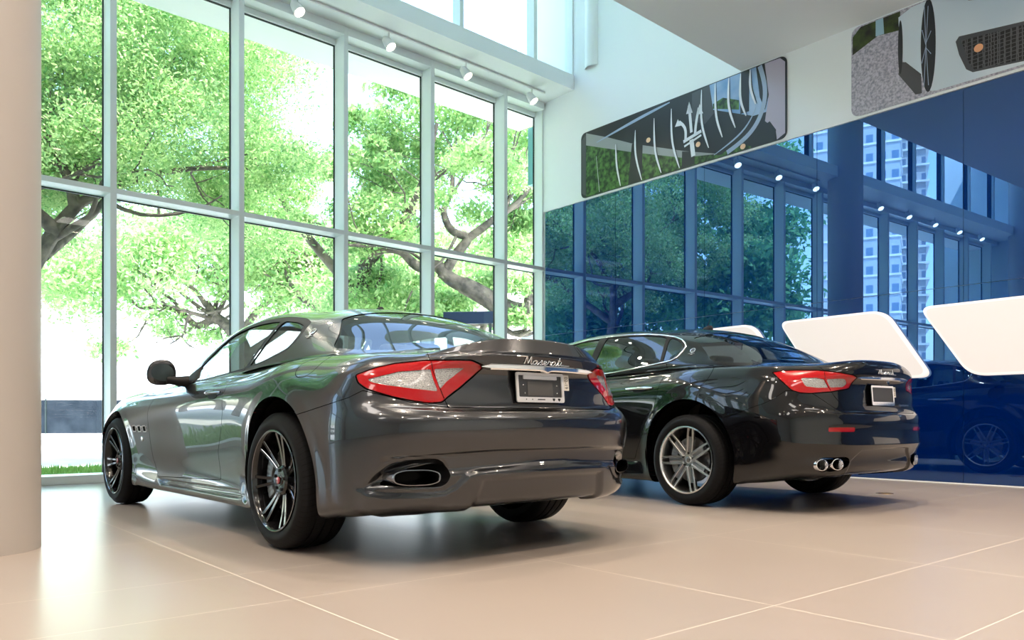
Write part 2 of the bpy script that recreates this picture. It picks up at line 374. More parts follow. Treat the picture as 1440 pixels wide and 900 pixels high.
def noise_color(m, scale, c1, c2, detail=4, lo=.35, hi=.65, coord='Object'):
    nt, N, L = nodes(m)
    tc = N.new('ShaderNodeTexCoord'); n = N.new('ShaderNodeTexNoise'); n.inputs['Scale'].default_value = scale; n.inputs['Detail'].default_value = detail
    r = N.new('ShaderNodeValToRGB'); r.color_ramp.elements[0].position = lo; r.color_ramp.elements[1].position = hi
    r.color_ramp.elements[0].color = (*c1, 1); r.color_ramp.elements[1].color = (*c2, 1)
    L.new(tc.outputs[coord], n.inputs['Vector']); L.new(n.outputs['Fac'], r.inputs['Fac']); L.new(r.outputs[0], bsdf(m).inputs['Base Color'])
    return m
def arch_glass(name, tint, refl=.0, ior=1.45, rough=0.):
    """thin pane: tinted see-through plus an angle dependent reflection, the same from both sides"""
    m = bpy.data.materials.new(name); m.use_nodes = True; nt, N, L = nodes(m)
    N.remove(bsdf(m)); out = [n for n in N if n.type == 'OUTPUT_MATERIAL'][0]
    t = N.new('ShaderNodeBsdfTransparent'); t.inputs[0].default_value = (*tint, 1)
    g = N.new('ShaderNodeBsdfGlossy'); g.inputs['Roughness'].default_value = rough
    geo = N.new('ShaderNodeNewGeometry'); dt = N.new('ShaderNodeVectorMath'); dt.operation = 'DOT_PRODUCT'
    L.new(geo.outputs['Normal'], dt.inputs[0]); L.new(geo.outputs['Incoming'], dt.inputs[1])
    def mth(op, a_, b_=None, c_=None):
        n = N.new('ShaderNodeMath'); n.operation = op
        for i, v in enumerate((a_, b_, c_)):
            if v is None: continue
            if hasattr(v, 'links'): L.new(v, n.inputs[i])
            else: n.inputs[i].default_value = v
        return n
    ab = mth('ABSOLUTE', dt.outputs['Value']); om = mth('SUBTRACT', 1., ab.outputs[0]); om.use_clamp = True; pw = mth('POWER', om.outputs[0], 5.)
    f0 = 2 * ((ior - 1) / (ior + 1)) ** 2 + refl
    a = mth('MULTIPLY_ADD', pw.outputs[0], 1 - f0, f0); a.use_clamp = True
    mx = N.new('ShaderNodeMixShader')
    L.new(a.outputs[0], mx.inputs[0]); L.new(t.outputs[0], mx.inputs[1]); L.new(g.outputs[0], mx.inputs[2]); L.new(mx.outputs[0], out.inputs[0])
    MATS[name] = m
    return m

M_white = mat('white_paint', (.86, .90, .92), .55)
M_ceil = mat('ceiling_paint', (.80, .83, .86), .6)
M_col = mat('column_paint', (.50, .46, .425), .5)
M_frame = mat('window_metal', (.78, .845, .845), .35, spec=.5)
M_gasket = mat('black_gasket', (.01, .02, .02), .5)
M_black = mat('black_plastic', (.008, .008, .009), .55, spec=.3)
M_void = mat('black_matte', (.004, .004, .004), .9, spec=.1)
M_glossb = mat('gloss_black', (.006, .006, .007), .12, coat=.5)
M_rubber = mat('tyre_rubber', (.018, .018, .02), .55, spec=.4)
M_chrome = mat('chrome', (.86, .86, .87), .08, metal=1)
M_chromed = mat('dark_chrome', (.25, .26, .28), .15, metal=1)
M_steel = mat('brake_steel', (.14, .14, .145), .4, metal=1)
M_silver = mat('machined_silver', (.74, .73, .72), .25, metal=1)
M_silverd = mat('dark_silver', (.30, .30, .31), .35, metal=1)  # darker silver for the spoke pockets and centre cap
M_leather = mat('black_leather', (.02, .019, .018), .5)
M_headliner = mat('grey_headliner', (.25, .26, .27), .8)
M_red = mat('red_lens', (.36, .002, .004), .12, coat=1., spec=.3)
M_reddark = mat('dark_red_lens', (.25, .003, .01), .08, coat=1.)
M_caliper = mat('grey_caliper', (.18, .2, .21), .4, metal=.5)
M_badge = mat('red_badge', (.30, .02, .03), .2, coat=1)
M_plate = mat('dark_plate', (.05, .052, .055), .35)
M_platewhite = mat('white_sticker', (.75, .72, .66), .5)
M_ink = mat('black_ink', (.01, .01, .01), .5)
M_plateframe = mat('polished_plate_frame', (.82, .82, .83), .3, metal=.35)

# clear lamp lens with ribbed optics
M_clear = mat('clear_ribbed_lens', (.5, .5, .48), .2, metal=.3, coat=1.)
def _ribs(m):
    nt, N, L = nodes(m)
    tc = N.new('ShaderNodeTexCoord'); w = N.new('ShaderNodeTexVoronoi'); w.inputs['Scale'].default_value = 130
    mp = N.new('ShaderNodeMapping'); mp.inputs['Scale'].default_value = (1, 1, 2.2)
    r = N.new('ShaderNodeValToRGB'); r.color_ramp.elements[0].color = (.48, .49, .50, 1); r.color_ramp.elements[1].color = (.13, .13, .13, 1)
    r.color_ramp.elements[0].position = .0; r.color_ramp.elements[1].position = 1.0
    b = N.new('ShaderNodeBump'); b.inputs['Strength'].default_value = .6; b.inputs['Distance'].default_value = .004
    L.new(tc.outputs['Object'], mp.inputs[0]); L.new(mp.outputs[0], w.inputs['Vector']); L.new(w.outputs['Distance'], r.inputs[0]); L.new(r.outputs[0], bsdf(m).inputs['Base Color'])
    L.new(w.outputs['Distance'], b.inputs['Height']); L.new(b.outputs[0], bsdf(m).inputs['Normal'])
_ribs(M_clear)

def paint(name, base, metal, rough, flake=0.):
    m = mat(name, base, rough, metal=metal, coat=1., coat_rough=.015, spec=.5)
    bsdf(m).inputs['Coat IOR'].default_value = 1.55
    if flake:
        nt, N, L = nodes(m)
        tc = N.new('ShaderNodeTexCoord'); v = N.new('ShaderNodeTexVoronoi'); v.inputs['Scale'].default_value = 900
        r = N.new('ShaderNodeMixRGB'); r.inputs[1].default_value = (*base, 1); r.inputs[2].default_value = (*[min(1, c * (1 + flake)) for c in base], 1)
        L.new(tc.outputs['Object'], v.inputs['Vector']); L.new(v.outputs['Distance'], r.inputs[0]); L.new(r.outputs[0], bsdf(m).inputs['Base Color'])
    return m
M_grey = paint('metallic_grey_paint', (.030, .031, .034), .8, .24, .6)
M_blackp = paint('gloss_black_paint', (.003, .003, .004), 0., .2)
bsdf(M_blackp).inputs['Specular IOR Level'].default_value = .1
M_autoglass = arch_glass('car_window_glass', (.62, .70, .68), .03, 1.5)
M_autodark = arch_glass('car_tinted_glass', (.30, .36, .38), .05, 1.55)
M_pane = arch_glass('facade_glass', (.93, .98, .96), .0, 1.3)

# ---------------------------------------------------------------- object helpers
def tag(o, label=None, cat=None, group=None, kind=None):
    if label: o['label'] = label
    if cat: o['category'] = cat
    if group: o['group'] = group
    if kind: o['kind'] = kind
    return o
def empty(name, loc=(0, 0, 0), rz=0, parent=None):
    o = bpy.data.objects.new(name, None); COL.objects.link(o); o.location = loc; o.rotation_euler = (0, 0, rz); o.empty_display_size = .1
    if parent: o.parent = parent
    return o
def raw_mesh(name, V, T, mats, parent=None, N=None, idx=None, smooth=True):
    """V (n,3), T (m,k) equal sized faces -> object"""
    V = np.ascontiguousarray(V, 'f4'); T = np.ascontiguousarray(T, 'i4'); k = T.shape[1]
    me = bpy.data.meshes.new(name); me.vertices.add(len(V)); me.vertices.foreach_set('co', V.ravel())
    me.loops.add(T.size); me.loops.foreach_set('vertex_index', T.ravel())
    me.polygons.add(len(T)); me.polygons.foreach_set('loop_start', np.arange(0, T.size, k, dtype='i4'))
    for m in (mats if isinstance(mats, (list, tuple)) else [mats]): me.materials.append(m)
    if idx is not None: me.polygons.foreach_set('material_index', np.ascontiguousarray(idx, 'i4'))
    me.update(calc_edges=True)
    me.polygons.foreach_set('use_smooth', np.full(len(T), smooth))
    if N is not None:
        me.normals_split_custom_set_from_vertices(np.ascontiguousarray(N, 'f4'))
    o = bpy.data.objects.new(name, me); COL.objects.link(o)
    if parent: o.parent = parent
    return o
def surf_obj(name, s, m, parent, rims=True):
    V, N, T = s.arrays(rims)
    return raw_mesh(name, V, T, m, parent, N)
def bm_obj(name, bm, m, parent=None, smooth_angle=None):
    bmesh.ops.recalc_face_normals(bm, faces=bm.faces)
    me = bpy.data.meshes.new(name); bm.to_mesh(me); bm.free()
    for x in (m if isinstance(m, (list, tuple)) else [m]): me.materials.append(x)
    if smooth_angle is not None:
        me.polygons.foreach_set('use_smooth', np.ones(len(me.polygons), bool)); me.set_sharp_from_angle(angle=math.radians(smooth_angle))
    o = bpy.data.objects.new(name, me); COL.objects.link(o)
    if parent: o.parent = parent
    return o
def add_box(bm, c, s, bevel=0., rot=None, mi=0, seg=2):
    r = bmesh.ops.create_cube(bm, size=1); vs = r['verts']
    M = Matrix.Translation(Vector(c)) @ (rot if rot is not None else Matrix.Identity(4)) @ Matrix.Diagonal((*s, 1))
    bmesh.ops.transform(bm, matrix=M, verts=vs)
    fs = set(f for v in vs for f in v.link_faces)
    for f in fs: f.material_index = mi
    if bevel:
        es = list(set(e for v in vs for e in v.link_edges))
        bmesh.ops.bevel(bm, geom=es, offset=bevel, segments=seg, affect='EDGES', profile=.5, material=mi)
    return bm
def box(name, c, s, m, parent=None, bevel=0., rot=None):
    bm = bmesh.new(); add_box(bm, c, s, bevel, rot); return bm_obj(name, bm, m, parent, 35 if bevel else None)
def lathe(name, prof, m, parent=None, axis='Y', n=64, idx=None, close=False, mats=None):
    """prof: list of (a, r) a along axis"""
    P = np.array(prof, float); K = len(P); th = np.arange(n) * 2 * PI / n
    A = np.repeat(P[:, 0], n); Rr = np.repeat(P[:, 1], n); C, S_ = np.tile(np.cos(th), K), np.tile(np.sin(th), K)
    if axis == 'Y': V = np.stack([Rr * C, A, Rr * S_], 1)
    elif axis == 'Z': V = np.stack([Rr * C, Rr * S_, A], 1)
    else: V = np.stack([A, Rr * C, Rr * S_], 1)
    i = np.arange(K if close else K - 1)[:, None] * n; j = np.arange(n)[None]
    a = i + j; b = i + (j + 1) % n; c = (i + n) % (K * n) + (j + 1) % n; d = (i + n) % (K * n) + j
    T = np.stack([a, b, c, d], -1).reshape(-1, 4)
    bm = None
    mi = None if idx is None else np.repeat(np.array(idx, 'i4'), n)
    o = raw_mesh(name, V, T, mats or m, parent, idx=mi)
    o.data.set_sharp_from_angle(angle=math.radians(40))
    return o
def tube_arrays(pts, r, n=8, closed=False, cap=True):
    P = np.array(pts, float); K = len(P); R = np.full(K, r) if np.isscalar(r) else np.array(r, float)
    tg = np.gradient(P, axis=0) if not closed else np.roll(P, -1, 0) - np.roll(P, 1, 0)
    tg /= np.maximum(np.linalg.norm(tg, axis=1, keepdims=True), 1e-9)
    up = np.array([0, 0, 1.]) if abs(tg[0, 2]) < .9 else np.array([1., 0, 0])
    V = []; u = np.cross(tg[0], up); u /= np.linalg.norm(u)
    for k in range(K):
        u = u - tg[k] * (u @ tg[k]); u /= max(np.linalg.norm(u), 1e-9); w = np.cross(tg[k], u)
        th = np.arange(n) * 2 * PI / n
        V.append(P[k] + R[k] * (np.cos(th)[:, None] * u + np.sin(th)[:, None] * w))
    V = np.concatenate(V); T = []
    for k in range(K if closed else K - 1):
        a = k * n; b = ((k + 1) % K) * n
        for j in range(n): T.append((a + j, a + (j + 1) % n, b + (j + 1) % n, b + j))
    T = np.array(T)
    if cap and not closed:
        c0, c1 = len(V), len(V) + 1; V = np.vstack([V, P[0], P[-1]])
        e = (K - 1) * n
        T = np.vstack([T, [(c0, c0, (j + 1) % n, j) for j in range(n)], [(c1, c1, e + j, e + (j + 1) % n) for j in range(n)]])
    return V, T
def fix_tris(V, T):
    """quads with a doubled first corner become triangles (two index arrays to one tri list)"""
    d = T[:, 0] == T[:, 1]
    q = T[~d]
    return np.concatenate([q[:, [0, 1, 2]], q[:, [0, 2, 3]], T[d][:, [1, 2, 3]]])
def tubes(name, lst, m, parent=None, n=8):
    Vs, Ts, o = [], [], 0
    for it in lst:
        pts, r = it[0], it[1]; cl = it[2] if len(it) > 2 else False
        V, T = tube_arrays(pts, r, n, cl); T = fix_tris(V, T); Vs.append(V); Ts.append(T + o); o += len(V)
    ob = raw_mesh(name, np.vstack(Vs), np.vstack(Ts), m, parent); ob.data.set_sharp_from_angle(angle=math.radians(50)); return ob
def prism(name, poly, d0, d1, axes, m, parent=None, bevel=0., back=None):
    """polygon in plane coordinates extruded; axes(p,q,depth)->xyz"""
    bm = bmesh.new()
    a = [bm.verts.new(axes(p, q, d0)) for p, q in poly]; b = [bm.verts.new(axes(p, q, d1)) for p, q in poly]
    bm.faces.new(a[::-1]); bm.faces.new(b)
    n = len(poly)
    for i in range(n): bm.faces.new((a[i], a[(i + 1) % n], b[(i + 1) % n], b[i]))
    if bevel: bmesh.ops.bevel(bm, geom=[e for e in bm.edges if (e.verts[0] in b and e.verts[1] in b)], offset=bevel, segments=3, affect='EDGES')
    return bm_obj(name, bm, m, parent, 30)
def text_obj(name, body, size, M4, m, parent=None, depth=.0005, align='CENTER', spacing=1., shear=0.):
    cu = bpy.data.curves.new(name, 'FONT'); cu.body = body; cu.size = size; cu.extrude = depth; cu.align_x = align; cu.align_y = 'CENTER'; cu.space_character = spacing; cu.shear = shear
    tmp = bpy.data.objects.new(name, cu); COL.objects.link(tmp)
    dg = bpy.context.evaluated_depsgraph_get(); me = bpy.data.meshes.new_from_object(tmp.evaluated_get(dg))
    COL.objects.unlink(tmp); bpy.data.objects.remove(tmp)
    me.transform(M4); me.materials.clear(); me.materials.append(m)
    o = bpy.data.objects.new(name, me); COL.objects.link(o)
    if parent: o.parent = parent
    return o

# ---------------------------------------------------------------- wheels
def wheel(parent, x, y, R, width, rim_r, side, style, lift=0., rear=True):
    """one wheel: tyre, rim barrel, spokes, brake disc. side=+1 left"""
    w = empty('wheel', (x, y, R)); w.parent = parent
    if side < 0: w.rotation_euler = (0, 0, PI)
    hw = width / 2; rr = rim_r
    # local +y is outboard; y=0 is the outer tyre face plane
    prof = [(-.012, rr - .002), (-.004, rr + .012), (0.0, rr + .035), (-.001, (rr + R) / 2), (-.008, R - .035), (-.022, R - .014), (-.034, R - .005)]
    mi = [0] * 6
    t0, t1 = -.034, -width + .034; ng = 4; span = (t0 - t1) / ng
    for g in range(ng):
        a = t0 - span * g; b = a - span
        crown = lambda q: R - .005 + .005 * (1 - (2 * (q - t0) / (t1 - t0) - 1) ** 2)
        if g: prof += [(a - .004, crown(a) - .008), (a - .0055, crown(a))]; mi += [0, 0]
        prof += [((a + b) / 2, crown((a + b) / 2)), (b + .0055, crown(b))]; mi += [0, 0]
        if g < ng - 1: prof += [(b + .004, crown(b) - .008)]; mi += [0]
    prof += [(-width + .022, R - .014), (-width + .004, R - .05), (-width, (rr + R) / 2), (-width + .012, rr - .002)]
    ty = lathe('tyre', prof, M_tread, w, n=96)
    # rim
    face = -.020
    m_rim, m_face = (M_glossb, M_glossb) if style == 'dark' else (M_silver, M_silver)
    m_bar = M_glossb if style == 'dark' else M_silver
    lip = [(-.004, rr - .001), (-.003, rr - .010), (-.010, rr - .016), (-.03, rr - .020), (-.10, rr - .034), (-width * .72, rr - .045), (-width + .02, rr - .02), (-width + .008, rr)]
    lathe('rim', lip, m_bar, w, n=96)
    if style == 'dark': lathe('rim_edge', [(-.0035, rr - .0015), (-.0015, rr - .006), (-.004, rr - .011)], M_chromed, w, n=96)
    # spokes
    def spoke(a0, r0, r1, off0, off1, w0, w1, d0, d1, th, curve):
        bm = bmesh.new(); K = 10; secs = []
        for k in range(K + 1):
            s = k / K; r = r0 + (r1 - r0) * s
            off = off0 + (off1 - off0) * s + curve * math.sin(PI * s)
            hwid = (w0 + (w1 - w0) * s) / 2; dep = d0 + (d1 - d0) * (s ** 1.6); t = th * (1 - .25 * s)
            e_ = .80; pts = [(-hwid, dep - t), (-hwid, dep - .0025), (-hwid * e_, dep), (hwid * e_, dep), (hwid, dep - .0025), (hwid, dep - t)]
            row = []
            for q, yy in pts:
                lx, lz = r, off + q
                c, s_ = math.cos(a0), math.sin(a0)
                row.append(bm.verts.new((lx * c - lz * s_, yy, lx * s_ + lz * c)))
            secs.append(row)
        for k in range(K):
            for j in range(6):
                f = bm.faces.new((secs[k][j], secs[k][(j + 1) % 6], secs[k + 1][(j + 1) % 6], secs[k + 1][j]))
                f.material_index = 1 if j in (1, 3) else 0
        bm.faces.new(secs[0]); bm.faces.new(secs[-1][::-1])
        return bm
    nsp = 7
    ph = math.radians(98 if style == 'dark' else 100)
    if side < 0: ph += .3
    for i in range(nsp):
        a = ph + i * 2 * PI / nsp
        me_bm = bmesh.new()
        parts = []
        if style == 'dark':
            for sg in (-1, 1):
                parts.append(spoke(a, .040, rr - .012, sg * .009, sg * .030, .017, .017, face - .040, face + .004, .036, sg * -.004))
            mats = [M_glossb, M_chromed]
        else:
            for sg in (-1, 1):
                parts.append(spoke(a, .050, rr - .012, sg * .023, sg * .021, .020, .015, face - .010, face + .008, .034, sg * .003))
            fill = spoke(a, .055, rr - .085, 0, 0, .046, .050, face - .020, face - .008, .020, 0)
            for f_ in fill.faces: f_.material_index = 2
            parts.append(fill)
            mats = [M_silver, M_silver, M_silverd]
        for p in parts:
            tmp = bpy.data.meshes.new('tmp'); p.to_mesh(tmp); p.free(); me_bm.from_mesh(tmp); bpy.data.meshes.remove(tmp)
        o = bm_obj('spoke', me_bm, mats, w, 32)
    # hub
    lathe('hub', [(face - .07, .078), (face - .030, .076), (face - .020, .064), (face - .022, .030), (face - .018, .027), (face - .017, .0)], m_face, w, n=40)
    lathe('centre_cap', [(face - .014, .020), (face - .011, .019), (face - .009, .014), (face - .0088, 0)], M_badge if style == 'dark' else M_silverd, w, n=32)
    Vs, Ts, oo = [], [], 0
    for k in range(5):
        bm = bmesh.new(); a = k * 2 * PI / 5 + .4
        rr_ = bmesh.ops.create_cone(bm, cap_ends=True, segments=12, radius1=.0085, radius2=.0085, depth=.012)
        bmesh.ops.transform(bm, matrix=Matrix.Translation((.052 * math.cos(a), face - .020, .052 * math.sin(a))) @ Matrix.Rotation(PI / 2, 4, 'X'), verts=rr_['verts'])
        bm_obj('wheel_bolt', bm, M_black, w, 40)
    lathe('brake_disc', [(-.085, .06), (-.085, .175), (-.112, .175), (-.112, .06)], M_steel, w, n=48)
    bm = bmesh.new()
    for k in range(9):
        a = math.radians(-30 + k * 8.5) if rear else math.radians(150 + k * 8.5)
        add_box(bm, (.155 * math.cos(a), -.09, .155 * math.sin(a)), (.065, .07, .028), .006, Matrix.Rotation(-a, 4, 'Y'))
    bm_obj('brake_caliper', bm, M_caliper, w, 40)
    return w
M_tread = mat('tyre_tread_rubber', (.012, .012, .013), .6, spec=.16)
def _tread(m):
    nt, N, L = nodes(m)
    tc = N.new('ShaderNodeTexCoord'); sp = N.new('ShaderNodeSeparateXYZ'); at = N.new('ShaderNodeMath'); at.operation = 'ARCTAN2'
    L.new(tc.outputs['Object'], sp.inputs[0]); L.new(sp.outputs['X'], at.inputs[0]); L.new(sp.outputs['Z'], at.inputs[1])
    k = N.new('ShaderNodeMath'); k.operation = 'MULTIPLY'; k.inputs[1].default_value = 72 / (2 * PI)
    sl = N.new('ShaderNodeMath'); sl.operation = 'MULTIPLY'; sl.inputs[1].default_value = 9.
    ad = N.new('ShaderNodeMath'); ad.operation = 'ADD'; fr = N.new('ShaderNodeMath'); fr.operation = 'FRACT'
    L.new(at.outputs[0], k.inputs[0]); L.new(sp.outputs['Y'], sl.inputs[0]); L.new(k.outputs[0], ad.inputs[0]); L.new(sl.outputs[0], ad.inputs[1]); L.new(ad.outputs[0], fr.inputs[0])
    gt = N.new('ShaderNodeMath'); gt.operation = 'GREATER_THAN'; gt.inputs[1].default_value = .16; L.new(fr.outputs[0], gt.inputs[0])
    # only on the tread (radius > .32)
    ln = N.new('ShaderNodeVectorMath'); ln.operation = 'LENGTH'; cb = N.new('ShaderNodeCombineXYZ'); L.new(sp.outputs['X'], cb.inputs[0]); L.new(sp.outputs['Z'], cb.inputs[2]); L.new(cb.outputs[0], ln.inputs[0])
    g2 = N.new('ShaderNodeMath'); g2.operation = 'LESS_THAN'; g2.inputs[1].default_value = .322; L.new(ln.outputs['Value'], g2.inputs[0])
    mx = N.new('ShaderNodeMath'); mx.operation = 'MAXIMUM'; L.new(gt.outputs[0], mx.inputs[0]); L.new(g2.outputs[0], mx.inputs[1])
    b = N.new('ShaderNodeBump'); b.inputs['Strength'].default_value = 1; b.inputs['Distance'].default_value = .010
    L.new(mx.outputs[0], b.inputs['Height']); L.new(b.outputs[0], bsdf(m).inputs['Normal'])
    c = N.new('ShaderNodeMixRGB'); c.inputs[1].default_value = (.004, .004, .004, 1); c.inputs[2].default_value = (.008, .008, .009, 1); L.new(mx.outputs[0], c.inputs[0]); L.new(c.outputs[0], bsdf(m).inputs['Base Color'])
_tread(M_tread)

# ---------------------------------------------------------------- car assembly
SCRIPT = {  # strokes of the cursive lettering, unit height ~1
 'M': [[(0, 0), (.12, .5), (.22, 1.0), (.30, .45), (.36, .12), (.50, .6), (.62, 1.0), (.66, .5), (.66, .1), (.74, 0), (.86, .08)]],
 'a': [[(.42, .42), (.25, .5), (.08, .38), (.02, .15), (.12, 0), (.28, .06), (.42, .42), (.40, .12), (.48, 0), (.60, .08)]],
 's': [[(0, .05), (.2, .35), (.32, .58), (.36, .3), (.30, .05), (.14, 0), (.30, .0), (.50, .08)]],
 'e': [[(0, .12), (.2, .2), (.36, .38), (.28, .52), (.12, .42), (.06, .15), (.18, 0), (.34, .02), (.46, .1)]],
 'r': [[(0, .05), (.12, .35), (.16, .58), (.22, .48), (.38, .48), (.36, .2), (.38, .02), (.50, .08)]],
 't': [[(0, .08), (.16, .5), (.26, 1.05), (.2, .5), (.18, .1), (.26, 0), (.38, .08)], [(.06, .66), (.36, .68)]],
 'i': [[(0, .08), (.1, .3), (.14, .52), (.12, .15), (.2, 0), (.34, .08)]]}
ADV = {'M': .86, 'a': .58, 's': .48, 'e': .45, 'r': .48, 't': .36, 'i': .32}
def cursive(word):
    out = []; x = 0
    for ch in word:
        for s in SCRIPT[ch]: out.append([(x + a, b) for a, b in s])
        x += ADV[ch]
    out.append([(-.75, 1.02), (-.3, 1.04), (.24, 1.02)])
    out.append([(x - .1, .06), (x + .35, 0), (x + .75, .0)])
    return out, x
def smooth_line(pts, n=5):
    P = np.array(pts, float)
    if len(P) < 3: return P
    d = np.linalg.norm(np.diff(P, axis=0), axis=1) ** .5; k = np.concatenate([[0], np.cumsum(d)])
    q = np.concatenate([k[i] + (k[i + 1] - k[i]) * np.arange(n) / n for i in range(len(k) - 1)] + [[k[-1]]])
    return spline(P, k, q)
def near_rear(s, y, z):
    """surface point and normal at rear coordinates"""
    V = s.V; m = (V[:, 0] < -.5)
    i = np.where(m)[0]; d = (V[i, 1] - abs(y)) ** 2 + (V[i, 2] - z) ** 2 + np.where(V[i, 0] > -.7, 1, 0); j = i[d.argmin()]
    p = V[j].copy(); n = s.N[j].copy(); p[1] = abs(y); p[2] = z
    if y < 0: p[1] *= -1; n[1] *= -1
    return p, n
def near_side(s, x, z, ymin=.3):
    V = s.V; i = np.where(V[:, 1] > ymin)[0]; d = (V[i, 0] - x) ** 2 + (V[i, 2] - z) ** 2
    j = i[np.argpartition(d, 6)[:6]]
    n = s.N[j].mean(0); n /= np.linalg.norm(n); P_ = V[j]; w = 1 / (((P_[:, 0] - x) ** 2 + (P_[:, 2] - z) ** 2) + 1e-6); w /= w.sum()
    # local plane fit: y = c - (nx dx + nz dz)/ny
    ys = P_[:, 1] - ((x - P_[:, 0]) * n[0] + (z - P_[:, 2]) * n[2]) / max(n[1], .2)
    return np.array([x, (ys * w).sum(), z]), n
def badge_trident(s, x, z, parent, size=.075):
    """oval trident emblem on the pillar, both sides"""
    p, n = near_side(s, x, z)
    e1 = np.array([1, 0, 0.]) - n * n[0]; e1 /= np.linalg.norm(e1); e2 = np.cross(e1, n); e2 *= np.sign(e2[2])
    # leaning back with the pillar
    a = -.25; u = e1 * math.cos(a) + e2 * math.sin(a); v = -e1 * math.sin(a) + e2 * math.cos(a)
    L = []
    th = np.linspace(0, 2 * PI, 28, endpoint=False)
    L.append(([(.36 * math.cos(t), .25 + .42 * math.sin(t)) for t in th], True))
    L.append(([(0, -.62), (0, .62)], False)); L.append(([(-.22, .02), (-.26, .28), (-.22, .52)], False)); L.append(([(.22, .02), (.26, .28), (.22, .52)], False))
    L.append(([(-.24, .02), (0, -.08), (.24, .02)], False)); L.append(([(-.5, -.42), (-.1, -.38), (.45, -.46)], False)); L.append(([(-.2, -.62), (.2, -.60)], False))
    for sg in (1, -1):
        tt = []
        for pts, cl in L:
            pts = [p + n * .003 + size * (-a_ * u + b_ * v) for a_, b_ in pts]
            pts = [(q[0], q[1] * sg, q[2]) for q in pts]
            tt.append((pts, size * .045, cl))
        tubes('pillar_emblem', tt, M_chrome, parent, 6)
def seat(parent, x, y, w, back_h, name='seat'):
    bm = bmesh.new()
    add_box(bm, (x, y, .50), (.50, w, .16), .05, seg=3)
    R = Matrix.Rotation(-.28, 4, 'Y')
    add_box(bm, (x - .27, y, .50 + back_h / 2), (.13, w, back_h), .05, R, seg=3)
    return bm_obj(name, bm, M_leather, parent, 40)
def headrest(parent, x, y, z):
    bm = bmesh.new(); add_box(bm, (x, y, z), (.09, .26, .16), .035, Matrix.Rotation(-.2, 4, 'Y'), seg=3)
    return bm_obj('headrest', bm, M_leather, parent, 40)

def arch_fn(cx, cz, R):
    return lambda s: np.where(s.V[:, 1] > .45, R - np.hypot(s.V[:, 0] - cx, s.V[:, 2] - cz), -1.0)

